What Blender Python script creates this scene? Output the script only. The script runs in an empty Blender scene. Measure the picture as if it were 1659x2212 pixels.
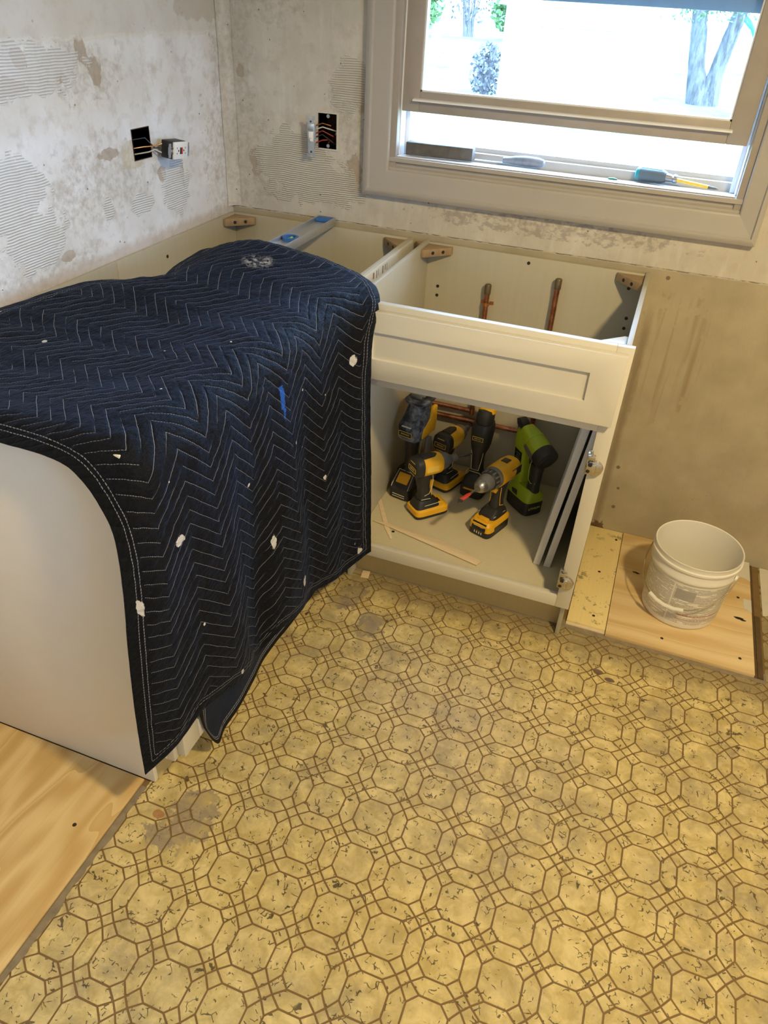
import bpy, bmesh, math, random
import numpy as np
from mathutils import Vector, Matrix, noise

random.seed(7)
SC = bpy.context.scene
COL = SC.collection

# ------------------------------------------------------------------ camera
FPX = 1606.48
CP = Vector((1.3139, -2.2089, 1.4902))
CR = Vector((0.93565286, 0.34966012, 0.04786989))
CU = Vector((-0.23879759, 0.52736649, 0.81538966))
CF = Vector((-0.25986427, 0.77435288, -0.57692996))
cam = bpy.data.cameras.new('camera')
cam.sensor_fit = 'VERTICAL'
cam.sensor_height = 36.0
cam.lens = 36.0 * FPX / 2212.0
cam.clip_start = 0.02
cam.clip_end = 400
camo = bpy.data.objects.new('camera', cam)
COL.objects.link(camo)
m = Matrix((CR, CU, -CF)).transposed().to_4x4()
m.translation = CP
camo.matrix_world = m
SC.camera = camo

# ------------------------------------------------------------------ world, sun, exposure
W = bpy.data.worlds.new('sky')
SC.world = W
W.use_nodes = True
bg = W.node_tree.nodes['Background']
bg.inputs[0].default_value = (0.42, 0.65, 1.0, 1)
bg.inputs[1].default_value = 25.0
sun = bpy.data.lights.new('sun', 'SUN')
sun.energy = 7.0
sun.angle = 0.01
sun.color = (1.0, 0.97, 0.92)
suno = bpy.data.objects.new('sun', sun)
COL.objects.link(suno)
suno.rotation_euler = Vector((-0.75, 0.55, -0.75)).to_track_quat('-Z', 'Y').to_euler()
suno.location = (6, -6, 8)
portal = bpy.data.lights.new('window_portal', 'AREA')
portal.shape = 'RECTANGLE'
portal.size = 0.95
portal.size_y = 1.12
portal.cycles.is_portal = True
porto = bpy.data.objects.new('window_portal', portal)
COL.objects.link(porto)
porto.location = (1.008, 0.135, 1.66)
porto.rotation_euler = Vector((0, -1, 0)).to_track_quat('-Z', 'Z').to_euler()
portal2 = bpy.data.lights.new('fill_window_portal', 'AREA')  # portal for the added fill window
portal2.shape = 'RECTANGLE'
portal2.size = 0.96
portal2.size_y = 1.0
portal2.cycles.is_portal = True
porto2 = bpy.data.objects.new('fill_window_portal', portal2)
COL.objects.link(porto2)
porto2.location = (3.28, -2.45, 1.52)
porto2.rotation_euler = Vector((-1, 0, 0)).to_track_quat('-Z', 'Z').to_euler()
SC.view_settings.view_transform = 'Standard'
SC.view_settings.look = 'None'
SC.view_settings.gamma = 1
SC.view_settings.use_curve_mapping = False
SC.view_settings.exposure = 0.0
LAMP = Vector((2.00, -1.72, 2.24))
LAMP_E = 37.0
LAMP_C = (1.0, 0.775, 0.40)

# ------------------------------------------------------------------ node helper
class NT:
    def __init__(s, name):
        s.m = bpy.data.materials.new(name)
        s.m.use_nodes = True
        s.t = s.m.node_tree
        s.b = s.t.nodes['Principled BSDF']
        s.out = s.t.nodes['Material Output']
        s._pos = None
    def n(s, typ, **kw):
        x = s.t.nodes.new(typ)
        for k, v in kw.items():
            setattr(x, k, v)
        return x
    def put(s, sock, v):
        if isinstance(v, bpy.types.NodeSocket):
            s.t.links.new(v, sock)
        elif v is not None:
            if isinstance(v, (tuple, list)) and sock.type == 'RGBA' and len(v) == 3:
                v = (*v, 1)
            sock.default_value = v
    def pos(s):
        if s._pos is None:
            s._pos = s.n('ShaderNodeNewGeometry').outputs['Position']
        return s._pos
    def obj(s):
        return s.n('ShaderNodeTexCoord').outputs['Object']
    def attr(s, name, out='Fac'):
        return s.n('ShaderNodeAttribute', attribute_name=name).outputs[out]
    def mapv(s, v, sc=(1, 1, 1), loc=(0, 0, 0), rot=(0, 0, 0)):
        x = s.n('ShaderNodeMapping')
        s.put(x.inputs[0], v)
        x.inputs[1].default_value = loc
        x.inputs[2].default_value = rot
        x.inputs[3].default_value = sc
        return x.outputs[0]
    def noise(s, v, scale=5, detail=3, rough=0.5, dist=0.0):
        x = s.n('ShaderNodeTexNoise')
        s.put(x.inputs['Vector'], v)
        x.inputs['Scale'].default_value = scale
        x.inputs['Detail'].default_value = detail
        x.inputs['Roughness'].default_value = rough
        x.inputs['Distortion'].default_value = dist
        return x.outputs[0]
    def vor(s, v, scale=5, feature='F1', out='Distance', rnd=1.0):
        x = s.n('ShaderNodeTexVoronoi', feature=feature)
        s.put(x.inputs['Vector'], v)
        x.inputs['Scale'].default_value = scale
        x.inputs['Randomness'].default_value = rnd
        return x.outputs[out]
    def wave(s, v, scale=5, dist=0, detail=2, dscale=1, bands='X', prof='SIN'):
        x = s.n('ShaderNodeTexWave', bands_direction=bands, wave_profile=prof)
        s.put(x.inputs['Vector'], v)
        x.inputs['Scale'].default_value = scale
        x.inputs['Distortion'].default_value = dist
        x.inputs['Detail'].default_value = detail
        x.inputs['Detail Scale'].default_value = dscale
        return x.outputs['Fac']
    def math(s, op, a, b=None, c=None, clamp=False):
        x = s.n('ShaderNodeMath', operation=op, use_clamp=clamp)
        s.put(x.inputs[0], a)
        s.put(x.inputs[1], b)
        s.put(x.inputs[2], c)
        return x.outputs[0]
    def vm(s, op, a, b=None, out=0):
        x = s.n('ShaderNodeVectorMath', operation=op)
        s.put(x.inputs[0], a)
        s.put(x.inputs[1], b)
        return x.outputs[out]
    def rng(s, v, a, b, c=0.0, d=1.0, smooth=False):
        x = s.n('ShaderNodeMapRange', interpolation_type='SMOOTHSTEP' if smooth else 'LINEAR')
        s.put(x.inputs[0], v)
        for i, q in enumerate((a, b, c, d)):
            s.put(x.inputs[1 + i], q)
        return x.outputs[0]
    def mix(s, f, a, b, mode='MIX'):
        x = s.n('ShaderNodeMix', data_type='RGBA', blend_type=mode)
        s.put(x.inputs[0], f)
        s.put(x.inputs[6], a)
        s.put(x.inputs[7], b)
        return x.outputs[2]
    def sep(s, v):
        x = s.n('ShaderNodeSeparateXYZ')
        s.put(x.inputs[0], v)
        return x.outputs
    def bump(s, h, strength=0.3, dist=0.002, normal=None):
        x = s.n('ShaderNodeBump')
        x.inputs['Strength'].default_value = strength
        x.inputs['Distance'].default_value = dist
        s.put(x.inputs['Height'], h)
        if normal is not None:
            s.put(x.inputs['Normal'], normal)
        return x.outputs[0]
    def done(s, col=None, rough=None, metal=None, normal=None, spec=None, **kw):
        if col is not None: s.put(s.b.inputs['Base Color'], col)
        if rough is not None: s.put(s.b.inputs['Roughness'], rough)
        if metal is not None: s.put(s.b.inputs['Metallic'], metal)
        if normal is not None: s.put(s.b.inputs['Normal'], normal)
        if spec is not None: s.put(s.b.inputs['Specular IOR Level'], spec)
        for k, v in kw.items():
            s.put(s.b.inputs[k], v)
        return s.m

def plain(name, col, rough=0.5, metal=0.0, spec=0.5, var=0.08, vs=30, bump=0.0, bs=200, **kw):
    """a one-colour material with a little procedural variation"""
    t = NT(name)
    o = t.obj()
    f = t.noise(o, vs, 3)
    a = tuple(max(0, c * (1 - var)) for c in col)
    b = tuple(min(1, c * (1 + var)) for c in col)
    nrm = None
    if bump:
        nrm = t.bump(t.noise(o, bs, 2), bump, 0.001)
    r = t.rng(t.noise(o, vs * 1.7, 2), 0.3, 0.7, max(0, rough - 0.06), min(1, rough + 0.06))
    return t.done(t.mix(f, a, b), r, metal, nrm, spec, **kw)

# ------------------------------------------------------------------ mesh helper
class B:
    def __init__(s):
        s.v = []; s.f = []
    def add(s, vs, fs, M=None):
        o = len(s.v)
        s.v += [tuple(M @ Vector(p)) if M else tuple(p) for p in vs]
        s.f += [tuple(i + o for i in f) for f in fs]
        return s
    def box(s, x0, y0, z0, x1, y1, z1, M=None):
        x0, x1 = min(x0, x1), max(x0, x1); y0, y1 = min(y0, y1), max(y0, y1); z0, z1 = min(z0, z1), max(z0, z1)
        vs = [(x0, y0, z0), (x1, y0, z0), (x1, y1, z0), (x0, y1, z0), (x0, y0, z1), (x1, y0, z1), (x1, y1, z1), (x0, y1, z1)]
        fs = [(0, 3, 2, 1), (4, 5, 6, 7), (0, 1, 5, 4), (1, 2, 6, 5), (2, 3, 7, 6), (3, 0, 4, 7)]
        return s.add(vs, fs, M)
    def prism(s, poly, axis, d0, d1, M=None):
        """poly: 2D points; axis 'x': (y,z), 'y': (x,z), 'z': (x,y)"""
        def P(a, b, d):
            return {'x': (d, a, b), 'y': (a, d, b), 'z': (a, b, d)}[axis]
        n = len(poly)
        vs = [P(a, b, d0) for a, b in poly] + [P(a, b, d1) for a, b in poly]
        fs = [tuple(range(n)), tuple(range(2 * n - 1, n - 1, -1))]
        fs += [(i, i + n, (i + 1) % n + n, (i + 1) % n) for i in range(n)]
        return s.add(vs, fs, M)
    def loft(s, secs, U=(1, 0, 0), V=(0, 1, 0), n=24, M=None, cap=True):
        """secs: (centre, a, b, exponent)"""
        U = Vector(U); V = Vector(V)
        vs = []; fs = []
        for c, a, b, e in secs:
            c = Vector(c)
            for k in range(n):
                t = 2 * math.pi * k / n
                ct, st = math.cos(t), math.sin(t)
                p = c + U * a * math.copysign(abs(ct) ** (2 / e), ct) + V * b * math.copysign(abs(st) ** (2 / e), st)
                vs.append(tuple(p))
        for i in range(len(secs) - 1):
            for k in range(n):
                a = i * n + k; b = i * n + (k + 1) % n
                fs.append((a, b, b + n, a + n))
        if cap:
            fs.append(tuple(range(n - 1, -1, -1)))
            o = (len(secs) - 1) * n
            fs.append(tuple(range(o, o + n)))
        return s.add(vs, fs, M)
    def lathe(s, prof, c=(0, 0, 0), axis='z', n=32, M=None, cap=False):
        """prof: (radius, height) along the axis"""
        vs = []; fs = []
        c = Vector(c)
        for r, h in prof:
            for k in range(n):
                t = 2 * math.pi * k / n
                a, b = r * math.cos(t), r * math.sin(t)
                p = {'z': (a, b, h), 'x': (h, a, b), 'y': (b, h, a)}[axis]
                vs.append(tuple(c + Vector(p)))
        for i in range(len(prof) - 1):
            for k in range(n):
                a = i * n + k; b = i * n + (k + 1) % n
                fs.append((a, b, b + n, a + n))
        if cap:
            fs.append(tuple(range(n - 1, -1, -1)))
            o = (len(prof) - 1) * n
            fs.append(tuple(range(o, o + n)))
        return s.add(vs, fs, M)
    def tube(s, path, r, n=10, M=None, closed=False):
        path = [Vector(p) for p in path]
        vs = []; fs = []
        rr = r if isinstance(r, (list, tuple)) else [r] * len(path)
        up = None
        L = len(path)
        for i, p in enumerate(path):
            d = (path[min(i + 1, L - 1)] - path[max(i - 1, 0)]).normalized()
            if up is None:
                up = Vector((0, 0, 1)) if abs(d.z) < 0.9 else Vector((1, 0, 0))
            a = d.cross(up).normalized()
            up = a.cross(d).normalized()
            for k in range(n):
                t = 2 * math.pi * k / n
                vs.append(tuple(p + a * rr[i] * math.cos(t) + up * rr[i] * math.sin(t)))
        for i in range(L - 1):
            for k in range(n):
                a = i * n + k; b = i * n + (k + 1) % n
                fs.append((a, b, b + n, a + n))
        fs.append(tuple(range(n - 1, -1, -1)))
        o = (L - 1) * n
        fs.append(tuple(range(o, o + n)))
        return s.add(vs, fs, M)
    def disc(s, c, r, axis='z', h=0.001, n=12, M=None):
        return s.lathe([(r, 0), (r, h)], c, axis, n, M, cap=True)
    def mesh(s, name, bevel=0.0, segs=2, smooth=True, ang=35):
        me = bpy.data.meshes.new(name)
        me.from_pydata(s.v, [], s.f)
        bm = bmesh.new()
        bm.from_mesh(me)
        bmesh.ops.recalc_face_normals(bm, faces=bm.faces)
        if bevel > 0:
            es = [e for e in bm.edges if len(e.link_faces) == 2 and e.calc_face_angle(0) > math.radians(30)]
            bmesh.ops.bevel(bm, geom=es, offset=bevel, segments=segs, profile=0.5, affect='EDGES', clamp_overlap=True)
        bm.to_mesh(me)
        bm.free()
        if smooth:
            for p in me.polygons:
                p.use_smooth = True
            me.set_sharp_from_angle(angle=math.radians(ang))
        me.update()
        return me

def link(name, me, mat, parent=None):
    o = bpy.data.objects.new(name, me)
    COL.objects.link(o)
    if mat is not None and len(me.materials) == 0:
        me.materials.append(mat)
    if parent is not None:
        o.parent = parent
    return o

def part(b, name, mat, parent=None, bevel=0.0, segs=2, smooth=True, world=True, ang=35, kind=None):
    """world=True: coordinates are in the room; they are made relative to the parent's place"""
    if parent is not None and world:
        off = Vector(parent.location)
        q = parent.parent
        while q is not None:
            off += Vector(q.location); q = q.parent
        b.v = [(x - off.x, y - off.y, z - off.z) for x, y, z in b.v]
    o = link(name, b.mesh(name, bevel, segs, smooth, ang), mat, parent)
    if kind: o['kind'] = kind
    return o

def tag(o, label=None, cat=None, group=None, kind=None):
    if label: o['label'] = label
    if cat: o['category'] = cat
    if group: o['group'] = group
    if kind: o['kind'] = kind
    return o

def thing(name, loc, label=None, cat=None, rz=0.0, group=None, kind=None):
    o = bpy.data.objects.new(name, None)
    COL.objects.link(o)
    o.location = loc
    o.rotation_euler = (0, 0, rz)
    o.empty_display_size = 0.05
    return tag(o, label, cat, group, kind)

def lettering(text, size, mat, parent, M, name='lettering', ext=0.0003):
    cu = bpy.data.curves.new(name, 'FONT')
    cu.body = text
    cu.size = size
    cu.extrude = ext
    cu.align_x = 'CENTER'
    cu.align_y = 'CENTER'
    ob = bpy.data.objects.new(name, cu)
    me = bpy.data.meshes.new_from_object(ob)
    bpy.data.objects.remove(ob)
    bpy.data.curves.remove(cu)
    me.transform(M)
    me.name = name
    return link(name, me, mat, parent)

def frameM(c, xdir, ydir):
    x = Vector(xdir).normalized(); y = Vector(ydir).normalized(); z = x.cross(y).normalized()
    M = Matrix((x, y, z)).transposed().to_4x4()
    M.translation = Vector(c)
    return M

# ------------------------------------------------------------------ materials
def blob(t, u, v, c, r, wob, amp=0.35):
    """ragged-edged patch mask around (u0,v0)"""
    a = t.math('DIVIDE', t.math('SUBTRACT', u, c[0]), r[0])
    b = t.math('DIVIDE', t.math('SUBTRACT', v, c[1]), r[1])
    d = t.math('SQRT', t.math('ADD', t.math('MULTIPLY', a, a), t.math('MULTIPLY', b, b)))
    d = t.math('ADD', d, t.math('MULTIPLY', t.math('SUBTRACT', wob, 0.5), amp * 4))
    return t.rng(d, 0.92, 1.04, 1.0, 0.0)

def maxall(t, ms):
    r = ms[0]
    for q in ms[1:]:
        r = t.math('MAXIMUM', r, q)
    return r

def plaster(name, axis, ridges, torn, dirt, extra=None, base=((0.68, 0.66, 0.625), (0.80, 0.80, 0.81))):
    t = NT(name)
    P = t.pos()
    xyz = t.sep(P)
    u = xyz['XYZ'.index(axis)]
    v = xyz[2]
    big = t.noise(P, 5.0, 4, 0.55)
    mid = t.noise(P, 22, 5, 0.65)
    fine = t.noise(P, 160, 4, 0.7)
    stretch = t.noise(t.mapv(P, (30, 30, 7)), 1.0, 4, 0.6)
    wob = t.noise(P, 26, 4, 0.6)
    col = t.mix(t.rng(big, 0.38, 0.62), base[0], base[1])
    col = t.mix(t.math('MULTIPLY', t.rng(mid, 0.5, 0.72), 0.6), col, (0.46, 0.40, 0.33))
    col = t.mix(t.math('MULTIPLY', t.rng(stretch, 0.52, 0.8), 0.4), col, (0.80, 0.79, 0.77))
    h = t.math('ADD', t.math('MULTIPLY', mid, 0.5), t.math('MULTIPLY', fine, 0.45))
    h = t.math('ADD', h, t.math('MULTIPLY', stretch, 0.4))
    if torn:
        mk = maxall(t, [blob(t, u, v, c, r, wob, 0.55) for c, r in torn])
        col = t.mix(t.math('MULTIPLY', mk, 0.75), col, (0.40, 0.31, 0.22))
        h = t.math('SUBTRACT', h, t.math('MULTIPLY', mk, 0.5))
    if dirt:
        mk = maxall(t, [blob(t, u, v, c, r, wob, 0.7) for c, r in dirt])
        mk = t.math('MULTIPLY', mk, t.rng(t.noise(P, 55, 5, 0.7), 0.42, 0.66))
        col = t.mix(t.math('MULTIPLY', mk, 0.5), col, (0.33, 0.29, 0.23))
    if ridges:
        mk = maxall(t, [blob(t, u, v, c, r, wob, 0.5) for c, r in ridges])
        vv = t.math('ADD', v, t.math('MULTIPLY', t.noise(P, 9, 2), 0.012))
        w = t.math('SINE', t.math('MULTIPLY', vv, 2 * math.pi / 0.0058))
        w01 = t.math('MULTIPLY', t.math('ADD', w, 1.0), 0.5)
        col = t.mix(t.math('MULTIPLY', mk, 0.7), col, t.mix(w01, tuple(q * 0.88 for q in base[0]), tuple(min(0.86, q * 1.12) for q in base[1])))
        h = t.math('ADD', h, t.math('MULTIPLY', t.math('MULTIPLY', w01, mk), 2.2))
    # specks: old nail holes and grit
    sp = t.vor(P, 34, 'F1')
    spm = t.math('MULTIPLY', t.math('LESS_THAN', sp, 0.085), t.math('GREATER_THAN', t.noise(P, 9, 2), 0.55))
    col = t.mix(t.math('MULTIPLY', spm, 0.8), col, (0.16, 0.11, 0.07))
    if extra:
        col, h = extra(t, P, u, v, col, h, wob, mid)
    return t.done(col, 0.78, 0, t.bump(h, 0.55, 0.0022), 0.25)

def left_extra(t, P, u, v, col, h, wob, mid):
    # smoother filled band above, lighter joint ridge at about z 1.36 and dark rubbed strip over the cabinets
    vz = t.math('ADD', v, t.math('MULTIPLY', wob, 0.03))
    top = t.rng(vz, 1.372, 1.385)
    col = t.mix(t.math('MULTIPLY', top, 0.6), col, (0.60, 0.56, 0.48))
    ridge = t.rng(t.math('ABSOLUTE', t.math('SUBTRACT', vz, 1.378)), 0.0, 0.006, 1.0, 0.0)
    col = t.mix(t.math('MULTIPLY', ridge, 0.5), col, (0.74, 0.71, 0.62))
    h = t.math('ADD', h, t.math('MULTIPLY', ridge, 0.8))
    low = t.rng(t.math('ADD', v, t.math('MULTIPLY', wob, 0.05)), 0.915, 0.935, 1.0, 0.0)
    col = t.mix(t.math('MULTIPLY', low, 0.6), col, (0.52, 0.44, 0.38))
    white = t.rng(t.math('ABSOLUTE', t.math('SUBTRACT', t.math('ADD', v, t.math('MULTIPLY', wob, 0.06)), 0.985)), 0.0, 0.035, 1.0, 0.0)
    col = t.mix(t.math('MULTIPLY', white, 0.6), col, (0.74, 0.73, 0.74))
    scorch = blob(t, u, v, (-0.475, 1.105), (0.05, 0.035), wob, 0.2)
    col = t.mix(t.math('MULTIPLY', scorch, 0.45), col, (0.50, 0.40, 0.20))
    return col, h

def back_extra(t, P, u, v, col, h, wob, mid):
    # bare board below the old counter line, with runs and a dirty seam
    vz = t.math('ADD', v, t.math('MULTIPLY', wob, 0.006))
    low = t.rng(vz, 0.889, 0.893, 1.0, 0.0)
    bare = t.mix(t.rng(t.noise(P, 7, 4), 0.35, 0.65), (0.34, 0.285, 0.18), (0.42, 0.355, 0.235))
    col = t.mix(t.math('MULTIPLY', low, 0.85), col, bare)
    seam = t.math('MULTIPLY', t.rng(t.math('ABSOLUTE', t.math('SUBTRACT', vz, 0.893)), 0.0008, 0.002, 1.0, 0.0), t.rng(wob, 0.4, 0.55))
    col = t.mix(t.math('MULTIPLY', seam, 0.8), col, (0.16, 0.12, 0.08))
    h = t.math('SUBTRACT', h, t.math('MULTIPLY', seam, 1.2))
    area = blob(t, u, v, (1.425, 0.62), (0.11, 0.20), wob, 0.6)
    run = t.noise(t.mapv(P, (52, 1, 3.0)), 1.0, 3, 0.5, 0.6)
    runm = t.math('MULTIPLY', t.rng(run, 0.50, 0.78), area)
    col = t.mix(t.math('MULTIPLY', runm, 0.8), col, (0.25, 0.18, 0.10))
    col = t.mix(t.math('MULTIPLY', area, 0.25), col, (0.42, 0.36, 0.27))
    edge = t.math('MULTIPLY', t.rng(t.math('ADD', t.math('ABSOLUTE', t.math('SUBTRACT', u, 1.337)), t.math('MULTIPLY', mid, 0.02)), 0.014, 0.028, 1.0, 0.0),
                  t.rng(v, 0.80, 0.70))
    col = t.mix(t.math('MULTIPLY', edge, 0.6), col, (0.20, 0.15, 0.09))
    band = blob(t, u, v, (1.0, 0.952), (0.36, 0.028), wob, 0.5)
    sm = t.math('MULTIPLY', band, t.rng(t.noise(t.mapv(P, (40, 1, 55)), 1.0, 4, 0.7), 0.44, 0.56))
    col = t.mix(t.math('MULTIPLY', sm, 0.55), col, (0.26, 0.22, 0.20))
    nh = maxall(t, [blob(t, u, v, c, (0.006, 0.006), wob, 0.3) for c in ((1.363, 0.253), (1.380, 0.176), (1.381, 0.102), (1.36, 0.868))])
    col = t.mix(t.math('MULTIPLY', nh, 0.75), col, (0.12, 0.08, 0.05))
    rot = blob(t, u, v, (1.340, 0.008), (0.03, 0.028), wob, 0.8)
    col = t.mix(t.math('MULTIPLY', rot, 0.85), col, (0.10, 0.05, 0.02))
    return col, h

M_LEFT = plaster('plaster_left', 'Y',
    ridges=[((-0.90, 1.09), (0.11, 0.075)), ((-0.86, 0.985), (0.09, 0.07)), ((-0.80, 1.31), (0.17, 0.05)), ((-0.30, 1.00), (0.06, 0.075)), ((-0.46, 0.985), (0.05, 0.025)), ((-0.60, 1.00), (0.02, 0.03))],
    torn=[((-0.845, 1.285), (0.05, 0.018)), ((-0.575, 1.295), (0.022, 0.028)), ((-0.61, 1.34), (0.018, 0.03)), ((-0.69, 1.29), (0.018, 0.012)), ((-0.80, 1.335), (0.025, 0.02)), ((-0.57, 1.12), (0.04, 0.014)), ((-0.10, 1.42), (0.13, 0.03)), ((-0.265, 1.03), (0.012, 0.03)), ((-0.77, 0.925), (0.03, 0.012)), ((-0.36, 1.04), (0.02, 0.02))],
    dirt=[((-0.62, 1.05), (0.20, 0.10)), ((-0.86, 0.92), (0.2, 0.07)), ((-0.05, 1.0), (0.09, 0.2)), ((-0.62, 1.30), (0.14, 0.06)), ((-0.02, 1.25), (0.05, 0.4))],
    extra=left_extra)
M_BACK = plaster('plaster_back', 'X',
    ridges=[((0.22, 1.03), (0.13, 0.10)), ((0.36, 0.985), (0.09, 0.055)), ((0.40, 1.26), (0.06, 0.07))],
    torn=[((0.435, 1.235), (0.03, 0.045)), ((0.085, 1.035), (0.018, 0.03)), ((0.05, 1.27), (0.012, 0.018)), ((0.42, 1.02), (0.025, 0.06)), ((0.09, 1.0), (0.02, 0.012))],
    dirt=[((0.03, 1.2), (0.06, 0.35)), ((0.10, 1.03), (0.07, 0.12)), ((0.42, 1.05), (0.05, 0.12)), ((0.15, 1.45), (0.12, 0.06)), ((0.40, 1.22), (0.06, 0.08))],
    extra=back_extra, base=((0.535, 0.495, 0.42), (0.645, 0.60, 0.525)))
M_PLAINWALL = plain('plain_wall', (0.70, 0.67, 0.60), 0.8, var=0.05, vs=4)
M_CEIL = plain('ceiling_paint', (0.80, 0.79, 0.76), 0.85, var=0.03, vs=4)

def cabinet_paint(name, c, r=0.38):
    t = NT(name)
    P = t.pos()
    f = t.noise(P, 12, 3)
    col = t.mix(f, tuple(q * 0.97 for q in c), tuple(min(1, q * 1.03) for q in c))
    return t.done(col, t.rng(t.noise(P, 60, 2), 0.3, 0.7, r - 0.04, r + 0.05), 0, t.bump(t.noise(P, 500, 2), 0.04, 0.0005), 0.45)
M_WHITE = cabinet_paint('white_cabinet_paint', (0.64, 0.59, 0.475))
M_END = cabinet_paint('end_panel_paint', (0.78, 0.73, 0.635), 0.45)

def laminate(name, c):
    t = NT(name)
    P = t.pos()
    g = t.noise(t.mapv(P, (70, 70, 3)), 1.0, 4, 0.6)
    col = t.mix(g, tuple(q * 0.93 for q in c), tuple(min(1, q * 1.05) for q in c))
    return t.done(col, 0.42, 0, t.bump(g, 0.05, 0.0005), 0.4)
M_LAM = laminate('cream_maple_laminate', (0.48, 0.44, 0.335))
M_TOE = laminate('toe_kick_board', (0.58, 0.46, 0.22))
M_LAMF = laminate('cabinet_floor_laminate', (0.62, 0.54, 0.345))
M_PLYEDGE = laminate('plywood_edge', (0.72, 0.60, 0.42))

def woodgrain(name, a, b, c, sc=(1, 1, 1), freq=60.0, warp=9.0, rough=0.6, spots=False, along='Y'):
    """flat-sawn figure: bands across the grain, pulled into long cathedrals by a stretched noise"""
    t = NT(name)
    Q = t.pos()
    st = (6.0, 1.5, 6.0) if along == 'Y' else (1.5, 6.0, 6.0)
    xyz = t.sep(Q)
    u = xyz[0] if along == 'Y' else xyz[1]
    n1 = t.noise(t.mapv(Q, tuple(p * q for p, q in zip(st, sc))), 1.0, 2, 0.45)
    ph = t.math('ADD', t.math('MULTIPLY', u, freq), t.math('MULTIPLY', n1, warp * 4))
    w = t.math('FRACT', t.math('DIVIDE', ph, 2 * math.pi))
    w = t.rng(w, 0.0, 0.85, 0.0, 1.0)
    w = t.math('POWER', w, 1.6)
    w2 = t.math('MULTIPLY', t.math('ADD', t.math('SINE', ph), 1.0), 0.5)
    fig = t.math('ADD', t.math('MULTIPLY', w2, 0.65), t.math('MULTIPLY', w, 0.35))
    fib = t.noise(t.mapv(Q, (190, 6, 30) if along == 'Y' else (6, 190, 30)), 1.0, 4, 0.6)
    big = t.noise(t.mapv(Q, (9, 3, 9) if along == 'Y' else (3, 9, 9)), 1.0, 3, 0.5)
    col = t.mix(t.rng(fig, 0.15, 0.95), a, b)
    col = t.mix(t.math('MULTIPLY', t.rng(big, 0.5, 0.7), 0.35), col, c)
    col = t.mix(t.math('MULTIPLY', t.rng(fib, 0.5, 0.8), 0.20), col, tuple(q * 0.7 for q in b))
    if spots:
        v = t.noise(Q, 34, 5, 0.75)
        area_ = t.noise(Q, 11, 2)
        mk = t.math('MULTIPLY', t.rng(v, 0.55, 0.61), t.rng(area_, 0.50, 0.57))
        col = t.mix(t.math('MULTIPLY', mk, 0.75), col, (0.16, 0.14, 0.08))
        sp = t.math('LESS_THAN', t.vor(Q, 75), 0.12)
        col = t.mix(t.math('MULTIPLY', t.math('MULTIPLY', sp, t.rng(area_, 0.42, 0.55)), 0.7), col, (0.14, 0.12, 0.07))
    return t.done(col, rough, 0, t.bump(t.math('ADD', fig, fib), 0.05, 0.0005), 0.35)
M_PLY = woodgrain('plywood_face', (0.80, 0.61, 0.31), (0.50, 0.29, 0.085), (0.82, 0.64, 0.34), (1, 1, 1), 26, 10)
M_PLY2 = woodgrain('plywood_patch_face', (0.80, 0.63, 0.36), (0.56, 0.35, 0.13), (0.82, 0.66, 0.42), (1, 1, 1), 50, 5, along='X')
M_PLY3 = woodgrain('mildewed_plywood', (0.80, 0.65, 0.31), (0.75, 0.59, 0.27), (0.80, 0.66, 0.36), (1, 1, 1), 40, 4, spots=True)
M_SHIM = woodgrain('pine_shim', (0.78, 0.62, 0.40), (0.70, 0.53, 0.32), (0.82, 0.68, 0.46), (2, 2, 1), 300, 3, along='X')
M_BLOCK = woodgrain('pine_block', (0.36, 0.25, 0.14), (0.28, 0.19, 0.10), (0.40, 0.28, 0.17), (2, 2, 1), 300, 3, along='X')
M_TRIM = plain('window_trim_paint', (0.42, 0.39, 0.355), 0.45, var=0.05, vs=14, bump=0.05)
M_VINYLW = plain('white_vinyl_jamb', (0.80, 0.80, 0.80), 0.35, var=0.03, vs=20)
M_SASH = plain('sash_paint', (0.38, 0.34, 0.30), 0.45, var=0.09, vs=25)
M_DARK = plain('dark_gap', (0.02, 0.015, 0.01), 0.8, var=0.2)
M_SCREW = plain('dark_screw', (0.05, 0.035, 0.03), 0.5, 0.6, var=0.2, vs=200)
M_ADH = plain('old_adhesive', (0.26, 0.21, 0.14), 0.85, var=0.45, vs=45, bump=0.5, bs=120)

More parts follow.
